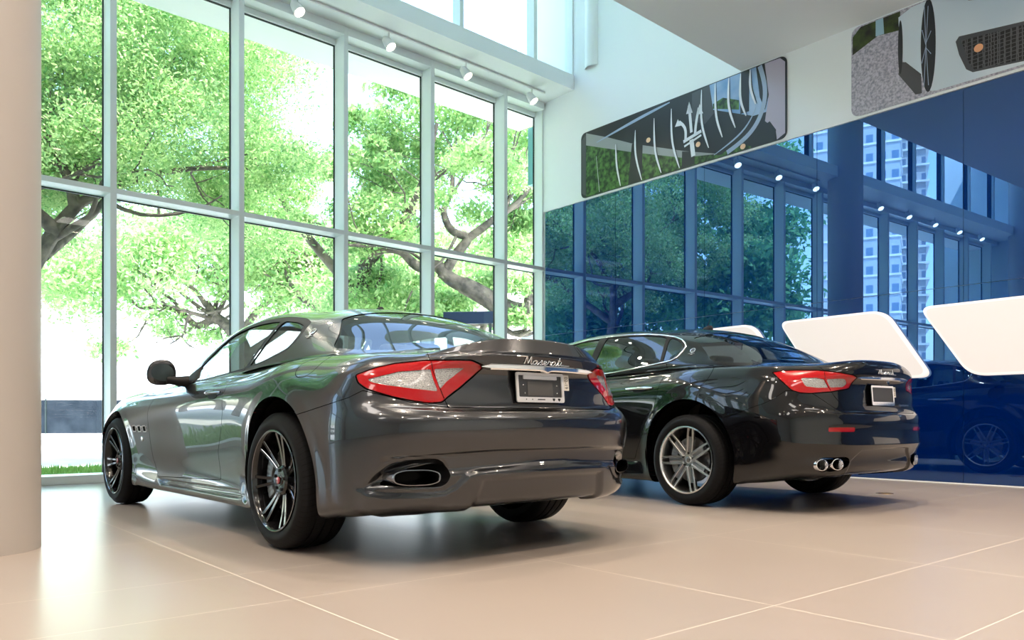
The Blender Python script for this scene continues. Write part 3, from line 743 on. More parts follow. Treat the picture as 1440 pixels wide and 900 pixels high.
def make_car(kind):
    coupe = kind == 'coupe'
    rings, cfg = (coupe_rings(), COUPE) if coupe else (sedan_rings(), SEDAN)
    S, T, V = build_grid(rings, cfg['colsub'], cfg['rowsub'], cfg['creases'])
    N = grid_normals(S)
    K = .165
    x, y, z = S[..., 0], S[..., 1], S[..., 2]
    tk = T * K
    D = np.zeros(S.shape[:2])
    rearm = (T < 5.4)
    wb = 2.942 if coupe else 3.171
    RA = (-.035, .36, .425) if coupe else (-.005, .375, .45)
    FA = (2.935, .33, .405) if coupe else (3.165, .35, .43)
    for cx, cz, R in (RA, FA):
        d = np.hypot(x - cx, z - cz) - R
        D += np.where(y > .5, .007 * (1 - smoothstep(-.01, .08, d)), 0)
    if coupe:
        ex = curve_poly([(4.42 * K, .360), (4.2 * K, .42), (3.80 * K, .468), (3.3 * K, .492), (2.7 * K, .500), (2.2 * K, .488), (1.98 * K, .44), (2.05 * K, .39), (2.35 * K, .362), (3.1 * K, .356), (3.9 * K, .356)])
        f = seg_sdf(tk, z, ex); D += np.where(rearm, -.030 * (1 - smoothstep(-.036, .000, f)), 0)
        val = [(5.6 * K, .352), (4.45 * K, .352), (4.41 * K, .346), (3.84 * K, .332), (2.77 * K, .333), (2.16 * K, .341), (1.91 * K, .365), (1.66 * K, .418), (1.45 * K, .437), (1.05 * K, .443), (.39 * K, .458), (-.2, .460), (-.2, .1), (5.6 * K, .1)]
        f = seg_sdf(tk, z, val); D += np.where(rearm, .015 * (1 - smoothstep(-.014, .008, f)) * (1 - smoothstep(4.2, 4.8, T)), 0)
        f = seg_sdf(tk, z, [(1.42 * K, .405), (-.2, .418), (-.2, .1), (1.75 * K, .1)]); D += np.where(rearm, -.016 * (1 - smoothstep(-.03, .0, f)), 0)
        zl = np.interp(T, [0, 1.5, 3.0], [.982, .975, .966]); D += np.where(T < 3.05, -.006 * np.exp(-((z - zl) / .0035) ** 2) * (V < 12.6) * (V > 11.4), 0)
        zg = np.interp(T, [0, 1.1, 3.1, 3.74, 4.3], [.520, .520, .503, .494, .47])
        D += np.where(T < 4.2, (-.009 * np.exp(-((z - zg) / .006) ** 2) - .014 * smoothstep(.0, .008, zg - z) * smoothstep(.10, .07, zg - z)) * (1 - smoothstep(3.6, 4.1, T)), 0)
        f = seg_sdf(x, z, [(2.03, .250), (1.97, .207), (.60, .214), (.54, .225), (.60, .262)]); D += np.where(y > .5, -.026 * (1 - smoothstep(-.014, .002, f)), 0)
        f = seg_sdf(x, z, curve_poly([(.56, .34), (.50, .35), (.455, .28), (.47, .20), (.52, .20), (.545, .26)])); D += np.where(y > .5, -.014 * (1 - smoothstep(-.02, .004, f)), 0)
    else:
        # lower bumper: centre panel under the ledge, pipe surrounds
        f = seg_sdf(tk, z, [(1.05 * K, .455), (-.2, .465), (-.2, .1), (1.75 * K, .1), (1.45 * K, .37), (1.2 * K, .42)]); D += np.where(rearm, -.014 * (1 - smoothstep(-.012, .0, f)), 0)
        f = seg_sdf(x, z, [(wb - .5, .30), (.62, .30), (.55, .33), (wb - .5, .335)]); D += np.where(y > .5, -.008 * (1 - smoothstep(-.02, .01, f)), 0)
    S = displace(S, N, D); N = grid_normals(S)
    g = grid_surf(S, T, V, N)
    root = empty('car'); P = root
    m_body = M_grey if coupe else M_blackp
    m_gl = M_autoglass if coupe else M_autodark
    tkf = lambda s: s.A[:, 0] * K
    def side(poly): return lambda s: np.where(s.V[:, 1] > .35, seg_sdf(s.V[:, 0], s.V[:, 2], poly), .5)
    def rear(poly): return lambda s: np.where(s.A[:, 0] < 5.6, seg_sdf(tkf(s), s.V[:, 2], poly), .5)
    both = lambda a: join(a, a.mirrored())
    # --- outlines
    if coupe:
        TLo = rpoly([(4.98 * K, .872), (4.42 * K, .908), (3.92 * K, .926), (3.02 * K, .940), (2.26 * K, .941), (1.60 * K, .943), (1.25 * K, .914), (1.39 * K, .873), (1.70 * K, .811),
                     (2.02 * K, .757), (2.14 * K, .744), (2.57 * K, .739), (3.16 * K, .750), (3.76 * K, .768), (4.49 * K, .803), (4.80 * K, .833)], .012)
        TLc = [rpoly([(4.56 * K, .851), (3.71 * K, .886), (2.64 * K, .897), (2.28 * K, .795), (3.16 * K, .807), (3.92 * K, .822), (4.40 * K, .836)], .01),
               rpoly([(2.52 * K, .898), (1.66 * K, .905), (1.86 * K, .865), (2.20 * K, .806)], .008)]
        lid_t = lambda s: np.interp(s.V[:, 2], [.60, .733, .754, .845, .927, .979, 1.02], [1.9, 1.98, 2.03, 2.33, 2.73, 3.09, 3.2])
        lid_z0, lid_v1 = .7215, 14.8
        zb = ([0, 1.9, 3.2, 4.59, 4.94, 5.40, 6.10, 7.0], [.7215, .7215, .745, .799, .767, .736, .694, .60])
        win1 = rpoly([(1.66, .912), (1.60, 1.02), (1.435, 1.115), (1.30, 1.195), (1.16, 1.234), (1.027, 1.249), (.846, 1.256), (.683, 1.254), (.585, 1.249), (.735, .975), (1.03, .952), (1.35, .932)], .02)
        win2 = rpoly([(.545, 1.248), (.47, 1.240), (.38, 1.226), (.272, 1.196), (.252, 1.133), (.285, 1.068), (.38, 1.040), (.50, 1.010), (.66, .985), (.70, .982)], .03)
        winall = rpoly([(1.675, .905), (1.60, 1.04), (1.435, 1.128), (1.30, 1.208), (1.16, 1.246), (1.027, 1.261), (.846, 1.267), (.683, 1.266), (.56, 1.261), (.45, 1.250), (.36, 1.236), (.258, 1.202), (.235, 1.133), (.27, 1.060), (.37, 1.030), (.50, 1.000), (.66, .975), (1.03, .942), (1.35, .922)], .025)
        wins = [win1, win2]
        doors = [rpoly([(2.172, .705), (2.172, .616), (2.165, .52), (2.136, .386), (2.05, .263), (.883, .303), (.880, .475), (.80, .60), (.742, .72), (.742, .80), (.740, .85), (.765, .921), (.71, .990), (1.03, .962), (1.66, .915), (1.90, .905), (2.05, .88), (2.14, .80)], .015)]
        bl = [(4.5, 15.45), (3.9, 16.3), (3.3, 16.88), (2.4, 17.02), (1.2, 17.08), (-.5, 17.1), (-.5, 15.12), (1.0, 15.13), (2.6, 15.18), (3.6, 15.28)]
        fuel = (-.235, .935, .085, .062)
        ws = [(12.1, 15.25), (12.15, 17.0), (12.5, 17.7), (17.5, 17.7), (17.5, 15.2)]
    else:
        TLo = rpoly([(5.03 * K, 1.006), (4.55 * K, 1.018), (3.90 * K, 1.021), (2.89 * K, 1.018), (1.94 * K, 1.001), (1.43 * K, .984), (1.24 * K, .966), (1.42 * K, .886), (2.09 * K, .861), (3.22 * K, .849), (3.60 * K, .853), (3.94 * K, .873), (4.38 * K, .934)], .012)
        TLc = [rpoly([(3.58 * K, .962), (2.93 * K, .962), (2.55 * K, .950), (2.26 * K, .892), (2.81 * K, .890), (3.35 * K, .900)], .014),
               rpoly([(2.42 * K, .952), (1.67 * K, .955), (1.50 * K, .925), (1.64 * K, .897), (2.18 * K, .892)], .014)]
        lid_t = lambda s: np.interp(s.V[:, 2], [.60, .667, .768, .872, .947, 1.014, 1.06], [1.5, 1.62, 1.72, 2.16, 2.50, 2.62, 2.9])
        lid_z0, lid_v1 = .715, 14.85
        zb = ([0, 1.7, 3.2, 4.19, 4.77, 5.26, 5.75, 7.0], [.715, .715, .86, .872, .808, .759, .70, .60])
        base = [(.264, 1.178), (.31, 1.150), (.37, 1.141), (.52, 1.123), (.70, 1.101), (.92, 1.080), (1.30, 1.058), (1.70, 1.045), (2.15, 1.040)]
        top = [(2.15, 1.05), (2.02, 1.18), (1.86, 1.315), (1.70, 1.385), (1.45, 1.412), (1.13, 1.420), (.90, 1.418), (.70, 1.408), (.55, 1.390), (.42, 1.365), (.33, 1.335), (.272, 1.30), (.24, 1.265), (.243, 1.225)]
        winall = rpoly(base + top, .012)
        win_q = rpoly([(.40, 1.148), (.44, 1.358), (.38, 1.342), (.33, 1.318), (.285, 1.285), (.262, 1.255), (.268, 1.215), (.30, 1.178), (.34, 1.158)], .02)
        win_r = rpoly([(.43, 1.142), (.55, 1.124), (.72, 1.106), (.94, 1.086), (1.26, 1.068), (1.17, 1.412), (.90, 1.405), (.70, 1.395), (.55, 1.378), (.475, 1.362)], .015)
        win_f = rpoly([(1.34, 1.066), (1.70, 1.056), (2.10, 1.050), (2.0, 1.17), (1.85, 1.302), (1.69, 1.372), (1.45, 1.400), (1.26, 1.409)], .015)
        wins = [win_q, win_r, win_f]
        doors = [rpoly([(.345, 1.13), (.32, 1.075), (.288, .977), (.30, .86), (.335, .74), (.42, .63), (.50, .52), (.56, .42), (.60, .335), (1.30, .325), (1.30, .6), (1.30, 1.065), (.9, 1.085), (.55, 1.125)], .015),
                 rpoly([(1.31, .325), (2.45, .32), (2.52, .5), (2.55, .8), (2.50, 1.00), (2.2, 1.04), (1.7, 1.048), (1.31, 1.062)], .015)]
        bl = [(4.62, 15.35), (4.2, 16.3), (3.6, 16.95), (2.6, 17.1), (1.2, 17.12), (-.5, 17.14), (-.5, 15.12), (1.0, 15.13), (2.6, 15.15), (3.8, 15.2)]
        fuel = (-.10, 1.005, .085, .085)
        ws = [(12.1, 15.2), (12.15, 17.0), (12.5, 17.7), (17.5, 17.7), (17.5, 15.2)]
    sc_v = .11
    blp = rpoly([(a * K, b * sc_v) for a, b in bl], .03); wsp = rpoly([(a * K, b * sc_v) for a, b in ws], .02)
    bl_f = lambda s: np.where((s.A[:, 0] < 6) & (s.A[:, 1] > 15.0), seg_sdf(tkf(s), s.A[:, 1] * sc_v, blp), .5)
    ws_f = lambda s: np.where((s.A[:, 0] > 11.5) & (s.A[:, 1] > 15.0), seg_sdf(tkf(s), s.A[:, 1] * sc_v, wsp), .5)
    def lid_f(s):
        f1 = (s.A[:, 0] - lid_t(s)) * K; f2 = lid_z0 - s.V[:, 2]; f3 = (s.A[:, 1] - lid_v1) * .1
        f = np.maximum(np.maximum(f1, f2), f3)
        return np.where(s.A[:, 0] < 6, f, .5)
    # --- arches
    b = g.cut(arch_fn(*RA), .06).cut(arch_fn(*FA), .06)
    liner_src = b
    # --- lamps
    tl = b.cut(rear(TLo), .012, True, .003); b = b.cut(rear(TLo), .018, False, .002)
    lens, clear = [], []
    tl_red = tl.cut(lambda s: rear(TLo)(s) + .0055, .006, True)
    tl_seal = tl.cut(lambda s: rear(TLo)(s) + .0055, .0, False)
    for c in TLc:
        clear.append(tl_red.cut(rear(c), .0, True, .0)); tl_red = tl_red.cut(rear(c), .004, False, .0)
    # --- glazing (black surround, then panes)
    wa_f = (lambda s: side(winall)(s) - .015 * smoothstep(.98, 1.10, s.V[:, 2])) if coupe else side(winall)
    sideg = b.cut(wa_f, 0, True); b = b.cut(wa_f, .012, False)
    seal = sideg; panes = []
    for w_ in wins:
        panes.append(seal.cut(side(w_), 0, True)); seal = seal.cut(side(w_), .010, False)
    backl = b.cut(bl_f, 0, True); b = b.cut(bl_f, .010, False, .0)
    wsh = b.cut(ws_f, 0, True); b = b.cut(ws_f, .010, False, .0)
    # --- lid
    lid = b.cut(lid_f, .014, True, .002); b = b.cut(lid_f, .014, False, .002)
    # --- exhaust openings in the bumper
    if coupe:
        exo = curve_poly([(4.02 * K, .378), (3.62 * K, .428), (3.05 * K, .456), (2.45 * K, .470), (2.08 * K, .455), (1.99 * K, .415), (2.15 * K, .376), (2.6 * K, .364), (3.2 * K, .366), (3.62 * K, .370)])
        b = b.cut(rear(exo), .05, False)
    else:
        exo = curve_poly([(3.08 * K, .352), (2.9 * K, .392), (2.4 * K, .402), (1.9 * K, .402), (1.55 * K, .396), (1.48 * K, .355), (1.7 * K, .318), (2.2 * K, .300), (2.8 * K, .305)])
        b = b.cut(rear(exo), .05, False)
    # --- bumper
    def bump_f(s):
        f = s.V[:, 2] - np.interp(s.A[:, 0], zb[0], zb[1])
        return np.where(s.A[:, 0] < 6.9, np.maximum(f, (s.A[:, 0] - 6.8) * .2), .5)
    bumper = b.cut(bump_f, .012, True, .0018); b = b.cut(bump_f, .012, False, .0018)
    if not coupe:
        rf = rpoly([(2.48 * K, .613), (1.38 * K, .613), (1.38 * K, .580), (2.48 * K, .582)], .006)
        refl = bumper.cut(rear(rf), 0, True); bumper = bumper.cut(rear(rf), .006, False)
    # --- doors, fuel flap
    dparts = []
    for dp in doors:
        dparts.append(b.cut(side(dp), .014, True, .0022)); b = b.cut(side(dp), .014, False, .0022)
    ff = lambda s: np.where(s.V[:, 1] > .4, ell(s.V[:, 0], s.V[:, 2], *fuel), .5)
    flap = b.cut(ff, .010, True, .002); b = b.cut(ff, .010, False, .0015)
    surf_obj('body_shell', both(b), m_body, P)
    surf_obj('trunk_lid', both(lid), m_body, P)
    surf_obj('rear_bumper', both(bumper), m_body, P)
    for dpt in dparts:
        for s in (dpt, dpt.mirrored()): surf_obj('door', s, m_body, P)
    surf_obj('fuel_flap', flap, m_body, P)
    for s in (seal, seal.mirrored()): surf_obj('window_surround', s.offset(-.001), M_black, P)
    for p_ in panes:
        for s in (p_, p_.mirrored()): surf_obj('side_window', s.offset(-.006), m_gl, P, False)
    surf_obj('rear_window', both(backl).offset(-.004), m_gl, P, False)
    surf_obj('windscreen', both(wsh).offset(-.004), m_gl, P, False)
    # black frit border of the rear window
    for sgn in (1, -1):
        lr = tl_red if sgn > 0 else tl_red.mirrored()
        lp = empty('tail_light'); lp.parent = P
        surf_obj('lamp_seal', (tl_seal if sgn > 0 else tl_seal.mirrored()).offset(-.002), M_black, lp, False)
        # split the lens where the lid ends
        a_ = lr.cut(lambda s: (s.A[:, 0] - lid_t(s)) * K, .012, False, .0025); b_ = lr.cut(lambda s: (s.A[:, 0] - lid_t(s)) * K, .012, True, .0025)
        surf_obj('red_lens', a_, M_red, lp); surf_obj('red_lens', b_, M_red, lp)
        for c in clear:
            c_ = c if sgn > 0 else c.mirrored()
            surf_obj('clear_lens', c_.offset(-.003), M_clear, lp, False)
    if not coupe:
        for s in (refl, refl.mirrored()): surf_obj('bumper_reflector', s.offset(-.003), M_red, P, False)
    # dark inner shell behind the gaps
    lin = liner_src
    for w_ in wins: lin = lin.cut(side(w_), 0, False, -.0)
    lin = lin.cut(bl_f, 0, False).cut(ws_f, 0, False).cut(rear(exo), 0, False)
    surf_obj('inner_shell', both(lin).offset(-.016), M_void, P, False)
    # --- underbody and wheel wells
    r0 = S[0]; r0 = r0[::6]
    Vb = np.vstack([r0, r0 * np.array([1, -1, 1.])]); n0 = len(r0)
    Tb = [(i, i + 1, n0 + i + 1, n0 + i) for i in range(n0 - 1)]
    # cut notches for the wheels by building the floor between the wells only
    fl = []
    for i in range(n0 - 1):
        fl.append((i, i + 1, n0 + i + 1, n0 + i))
    Vb[:, 1] = np.clip(Vb[:, 1], -.60, .60); Vb[:, 2] = np.maximum(Vb[:, 2], .20) + np.where(Vb[:, 0] < -.45, .07, .02); Vb[:, 0] = np.maximum(Vb[:, 0], -.93)
    raw_mesh('underbody', Vb, np.array(fl), M_void, P, smooth=False)
    for cx, cz, R in (RA, FA):
        for sg in (1, -1):
            th = np.linspace(math.radians(-35), math.radians(215), 40)
            yo = np.interp(th, [-.6, 0, PI / 2, PI, 3.8], [.90, .93, .925, .915, .88]) - .012
            if cx > 1: yo = yo - .035
            vo = np.stack([cx + (R + .012) * np.cos(th), yo, cz + (R + .012) * np.sin(th)], 1)
            vi = vo.copy(); vi[:, 1] = .56
            c0 = np.array([[cx, .56, cz]])
            Vw = np.vstack([vo, vi, c0]); Vw[:, 1] *= sg; n1 = len(th)
            Tw = [(i, i + 1, n1 + i + 1) for i in range(n1 - 1)] + [(i, n1 + i + 1, n1 + i) for i in range(n1 - 1)] + [(n1 + i, n1 + i + 1, 2 * n1) for i in range(n1 - 1)]
            Vw[:, 2] = np.maximum(Vw[:, 2], .20 if cx > 1 else np.where(Vw[:, 0] < cx, .295, .21))
            raw_mesh('wheel_well', Vw, np.array(Tw), M_void, P, smooth=False)
    # --- wheels
    if coupe:
        spec = [(0, .945, .354, .285, .262, True), (wb, .925, .342, .245, .262, False)]
    else:
        spec = [(0, .962, .355, .285, .264, True), (wb, .945, .350, .245, .264, False)]
    for wx, wy, R, wd, rr, isr in spec:
        for sg in (1, -1): wheel(P, wx, wy * sg, R, wd, rr, sg, 'dark' if coupe else 'silver', rear=isr)
    # --- interior
    sx = .95 if coupe else 1.35
    for sy in (.37, -.37):
        st = seat(P, sx, sy, .50, .56, 'front_seat'); headrest(st, sx - .40, sy, 1.10 if coupe else 1.14)
    rb = seat(P, sx - .85, 0, 1.15, .46 if coupe else .55, 'rear_bench')
    for sy in (.33, -.33): headrest(rb, sx - 1.20, sy, .99 if coupe else 1.12)
    zd = .86 if coupe else .96; xd = 1.72 if coupe else 2.2
    bm = bmesh.new(); add_box(bm, (xd, 0, zd - .12), (.45, 1.36, .22), .07, seg=3); bm_obj('dashboard', bm, M_leather, P, 40)
    th = np.linspace(0, 2 * PI, 32, endpoint=False)
    tubes('steering_wheel', [([(xd - .36 + .07 * math.sin(t), .37 + .18 * math.cos(t), zd - .02 + .17 * math.sin(t)) for t in th], .016, True)], M_black, P)
    bm = bmesh.new(); add_box(bm, (sx - 1.42, 0, (.90 if coupe else .995)), (.42, 1.20, .03), .01); bm_obj('parcel_shelf', bm, M_leather, P, 40)
    # --- mirrors
    mx, my, mz = (1.62, .972, .974) if coupe else (2.15, 1.03, 1.06)
    for sg in (1, -1):
        bm = bmesh.new(); bmesh.ops.create_uvsphere(bm, u_segments=28, v_segments=18, radius=1)
        for v_ in bm.verts:
            X, Y, Z = v_.co
            n_ = 2.6
            k_ = (abs(Y) ** n_ + abs(Z) ** n_) ** (1 / n_) / max(math.hypot(Y, Z), 1e-6)
            Y, Z = Y / max(k_, .7), Z / max(k_, .7)
            depth = .085 if X > 0 else .018
            v_.co = (mx + X * depth, sg * (my + Y * .094 * (1 - .12 * max(0, Z))), mz + Z * (.090 if Z > 0 else .080) + Y * -.006)
        mr = bm_obj('door_mirror', bm, m_body, P, 60)
        ms = .0; pts = [(mx, sg * (my - .03), mz - .042), (mx - .01, sg * (my - .09), mz - .050), (mx - .03, sg * (my - .165), mz - .052)]
        tubes('mirror_arm', [(pts, [.026, .030, .040])], M_black, mr, 12)
        sail = [(mx + .17, mz - .078), (mx - .12, mz - .060), (mx - .10, mz - .02), (mx - .03, mz + .055)]
        def sa(p, q, d, sg=sg):
            p_, n_ = near_side(g, p, q, .5); return Vector((p, (p_[1] + d) * sg, q))
        prism('mirror_base', rpoly(sail, .01), -.004, .007, sa, M_black, mr)
        bm = bmesh.new(); bmesh.ops.create_circle(bm, cap_ends=True, segments=28, radius=1)
        for v_ in bm.verts: v_.co = (mx - .0188, sg * (my + v_.co.x * .072), mz + .004 + v_.co.y * .058)
        bm_obj('mirror_glass', bm, M_mirror, mr)
    # --- door handles
    hs = [(.785, 1.05, .823)] if coupe else [(.36, .68, .925), (1.50, 1.80, .905)]
    for x0, x1, hz in hs:
        for sg in (1, -1):
            pts = []; rec = []
            for k_ in range(9):
                xx = x0 + (x1 - x0) * k_ / 8; p_, n_ = near_side(g, xx, hz); q_ = p_ + n_ * (.006 + .020 * math.sin(PI * k_ / 8)); pts.append((xx, q_[1] * sg, hz + (.006 if coupe else .0)))
            hd = tubes('door_handle', [(pts, [.006, .010, .012, .012, .012, .012, .012, .010, .006])], M_chromed if coupe else M_chrome, P, 10)
            xm = (x0 + x1) / 2; p_, n_ = near_side(g, xm, hz - .012)
            bm = bmesh.new(); bmesh.ops.create_circle(bm, cap_ends=True, segments=24, radius=1)
            for v_ in bm.verts:
                xx = xm + v_.co.x * .075; zz = hz - .014 + v_.co.y * .020; q_, _n = near_side(g, xx, zz); v_.co = (xx, (q_[1] + .0025) * sg, zz)
            bm_obj('handle_recess', bm, M_black, hd)
    # --- pillar emblem
    badge_trident(g, .141 if coupe else .15, 1.140 if coupe else 1.215, P, .058 if coupe else .06)
    # --- antenna pod
    ax, az = (.50, 1.356) if coupe else (.55, 1.486)
    bm = bmesh.new(); bmesh.ops.create_uvsphere(bm, u_segments=20, v_segments=12, radius=1)
    for v_ in bm.verts:
        X, Y, Z = v_.co; v_.co = (ax + X * .06, Y * .022 * (1 - .3 * Z), az - .004 + max(Z, -.2) * .030 * (1.0 - .4 * X))
    an = bm_obj('roof_antenna', bm, M_black, P, 60)
    tubes('antenna_mast', [([(ax + .01, 0, az + .01), (ax - .03, 0, az + .085)], [.004, .002])], M_black, an, 6)
    # --- rear trim
    def line_on_rear(t0, t1, zf, off=.004, n=24, yy=None):
        out = []
        for k_ in range(n + 1):
            q = t0 + (t1 - t0) * k_ / n; p_, n_ = near_rear(g, q, zf(q)); out.append(p_ + np.array([-off, 0, 0]))
        return out
    yb = .375 if coupe else .37
    zc = (lambda q: .914 + .002 * (1 - (q / .37) ** 2)) if coupe else (lambda q: .965)
    xc = (lambda q: -1.052 + .050 * (q / .37) ** 2) if coupe else (lambda q: -1.118 + .045 * (q / .37) ** 2)
    bm = bmesh.new(); K_ = 30; rows = []
    for k_ in range(K_ + 1):
        q = -yb + 2 * yb * k_ / K_; hh = (.0135 if coupe else .012) * min(1, (1 - abs(q) / yb) * 7 + .15); xx, zz = xc(q), zc(q)
        notch = .010 * max(0, 1 - abs(q) / .03) if coupe else 0
        prof = [(xx + .03, zz + hh), (xx + .004, zz + hh), (xx, zz + hh * .6), (xx, zz - hh * .5 - notch), (xx + .005, zz - hh - notch), (xx + .04, zz - hh)]
        rows.append([bm.verts.new((a_, q, c_)) for a_, c_ in prof])
    for k_ in range(K_):
        for j in range(5): bm.faces.new((rows[k_][j], rows[k_][j + 1], rows[k_ + 1][j + 1], rows[k_ + 1][j]))
    bm_obj('chrome_trim_bar', bm, M_chrome, P, 35)
    # lettering
    strokes, wdt = cursive('Maserati')
    y0, y1, zz0, hgt = (.137, -.122, .936, .034) if coupe else (.150, -.060, .998, .030)
    sx_ = (y0 - y1) / wdt
    tt = []
    for s_ in strokes:
        q = smooth_line(s_, 4); pts = []
        for a_, b_ in q:
            yy = y0 - a_ * sx_; zz = zz0 + b_ * hgt; p_, n_ = near_rear(g, yy, zz); pts.append(p_ + np.array([-.0035, 0, 0]))
        tt.append((pts, .0031))
    tubes('lettering', tt, M_chrome, P, 6)
    # number plate
    pc_x, pc_z, lean = (-1.012, .823, -.035) if coupe else (-1.080, .842, -.0)
    lean = math.atan2(.012, .14)
    PM = Matrix.Translation((pc_x + (.006 if coupe else .004), .014 if coupe else .035, pc_z)) @ Matrix.Rotation(lean, 4, 'Y')
    def plate_axes(p, q, d):
        v_ = PM @ Vector((-d, -p, q)); return v_
    pl = empty('number_plate', (0, 0, 0), 0, P)
    prism('plate_backing', rpoly([(-.148, -.066), (.148, -.066), (.148, .066), (-.148, .066)], .01), 0, .006, plate_axes, M_plate, pl)
    outer = rpoly([(-.160, -.073), (.160, -.073), (.160, .073), (-.160, .073)], .012); inner = rpoly([(-.145, -.047), (.145, -.047), (.145, .059), (-.145, .059)], .006)
    bm = bmesh.new(); n_o = len(outer)
    vo = [[bm.verts.new(plate_axes(p, q, d)) for p, q in ring] for ring, d in ((outer, .004), (outer, .011), (inner, .011), (inner, .006))]
    for a_, b_ in zip(vo[:-1], vo[1:]):
        for i in range(n_o): bm.faces.new((a_[i], a_[(i + 1) % n_o], b_[(i + 1) % n_o], b_[i]))
    bm_obj('plate_frame', bm, M_plateframe if coupe else M_chrome, pl, 35)
    if coupe:
        prism('plate_top_tab', rpoly([(-.112, .040), (.112, .040), (.112, .058), (-.112, .058)], .004), .006, .012, plate_axes, M_plateframe, pl)
        prism('plate_centre', [(-.085, -.040), (.085, -.040), (.085, .028), (-.085, .028)], .006, .0075, plate_axes, mat('grey_card', (.09, .09, .09), .5), pl)
        bm = bmesh.new()
        for p, q in ((-.115, .012), (-.105, -.028), (.112, .012), (.112, -.026)):
            r_ = bmesh.ops.create_uvsphere(bm, u_segments=10, v_segments=6, radius=.004); bmesh.ops.translate(bm, verts=r_['verts'], vec=plate_axes(p, q, .008))
        bm_obj('plate_screws', bm, M_chrome, pl, 60)
        for p in (.085, .122):
            prism('frame_crest', [(p - .008, -.052), (p + .008, -.052), (p + .008, -.060), (p, -.067), (p - .008, -.060)], .011, .0118, plate_axes, M_ink, pl)
        for p, w_ in ((-.10, .006), (-.06, .006), (0, .05)):
            prism('frame_marks', [(p - w_ / 2, -.056), (p + w_ / 2, -.056), (p + w_ / 2, -.061), (p - w_ / 2, -.061)], .011, .0114, plate_axes, M_plate, pl)
        sp = .182
    else:
        bm = bmesh.new()
        for k_ in range(7):
            p = -.09 + k_ * .03
            add_box(bm, plate_axes(p, -.058, .0115), (.001, .014, .012), 0, PM.to_3x3().to_4x4())
        bm_obj('frame_marks', bm, M_chrome, pl)
        sp = .178
    stk = rpoly([(sp - .018, -.010), (sp + .020, -.010), (sp + .020, .068), (sp - .018, .068)], .003)
    prism('registration_sticker', stk, .002, .006, plate_axes, M_platewhite, pl)
    ax_ = PM @ Matrix(((0, 0, -1, -.0066), (-1, 0, 0, -sp), (0, 1, 0, .029), (0, 0, 0, 1)))
    text_obj('sticker_text', '02-19', .034 if coupe else .030, ax_ @ Matrix.Rotation(-PI / 2, 4, 'Z') @ Matrix.Diagonal((.80, .90, 1, 1)), M_ink, pl, .0002)
    # exhausts
    if coupe:
        for sg in (1, -1):
            cy, cz_ = .690, .408
            # direction: rearwards, plane follows the bumper corner
            def ring(a, b_, dx, n=40):
                pts = []
                for k_ in range(n):
                    t_ = 2 * PI * k_ / n; c_, s__ = math.cos(t_), math.sin(t_)
                    e = 3.0; rr_ = (abs(c_) ** e + abs(s__) ** e) ** (-1 / e)
                    yy = cy + a * c_ * rr_; zz = cz_ + b_ * s__ * (1 if abs(s__) < 2 else 1) * min(rr_, 1.08)
                    xx = -.965 + dx + (yy - .62) * .42
                    pts.append((xx, yy * sg, zz))
                return pts
            bm = bmesh.new(); seq = [(.100, .036, .22), (.100, .036, .012), (.099, .0355, .004), (.094, .032, .003), (.091, .029, .012), (.088, .027, .10), (.080, .024, .20)]
            rg = [[bm.verts.new(p) for p in ring(*s_)] for s_ in seq]
            for a_, b_ in zip(rg[:-1], rg[1:]):
                for i in range(40): bm.faces.new((a_[i], a_[(i + 1) % 40], b_[(i + 1) % 40], b_[i]))
            for f in bm.faces: f.material_index = 0
            bm.faces.new(rg[-1]).material_index = 1
            bm.faces.ensure_lookup_table()
            bm_obj('tailpipe', bm, [M_chromed, M_void], P, 35)
            # dark bowl behind the opening
            bm = bmesh.new()
            V_ = []
            for (t_, z_) in exo:
                i = np.argmin((g.A[:, 0] * K - t_) ** 2 + (g.V[:, 2] - z_) ** 2 + np.where(g.A[:, 0] > 5, 1, 0)); p_ = g.V[i] - g.N[i] * .012; V_.append(p_)
            V_ = np.array(V_); c_ = V_.mean(0) + np.array([.12, -.03, 0])
            r1 = [bm.verts.new((p_[0], p_[1] * sg, p_[2])) for p_ in V_]; r2 = [bm.verts.new(((p_[0] * .85 + c_[0] * .15) + .10, (p_[1] * .95 + c_[1] * .05) * sg, p_[2] * .95 + c_[2] * .05)) for p_ in V_]
            for i in range(len(r1)): bm.faces.new((r1[i], r1[(i + 1) % len(r1)], r2[(i + 1) % len(r1)], r2[i]))
            bm.faces.new(r2)
            bm_obj('exhaust_surround', bm, M_black, P, 60)
    else:
        for sg in (1, -1):
            for cy, cz_ in ((.680, .350), (.560, .352)):
                xt = -1.058 + (cy - .5) * .38
                bm = bmesh.new(); n_ = 32
                seq = [(.050, .30), (.051, .006), (.050, .0), (.045, -.001), (.043, .006), (.041, .08), (.040, .16)]
                rg = []
                for r_, dx in seq:
                    rg.append([bm.verts.new((xt + dx + r_ * math.cos(2 * PI * k_ / n_) * .30, (cy + r_ * math.cos(2 * PI * k_ / n_)) * sg, cz_ + r_ * .82 * math.sin(2 * PI * k_ / n_))) for k_ in range(n_)])
                for a_, b_ in zip(rg[:-1], rg[1:]):
                    for i in range(n_): bm.faces.new((a_[i], a_[(i + 1) % n_], b_[(i + 1) % n_], b_[i]))
                bm.faces.new(rg[-1]).material_index = 1
                bm_obj('tailpipe', bm, [M_chrome, M_void], P, 35)
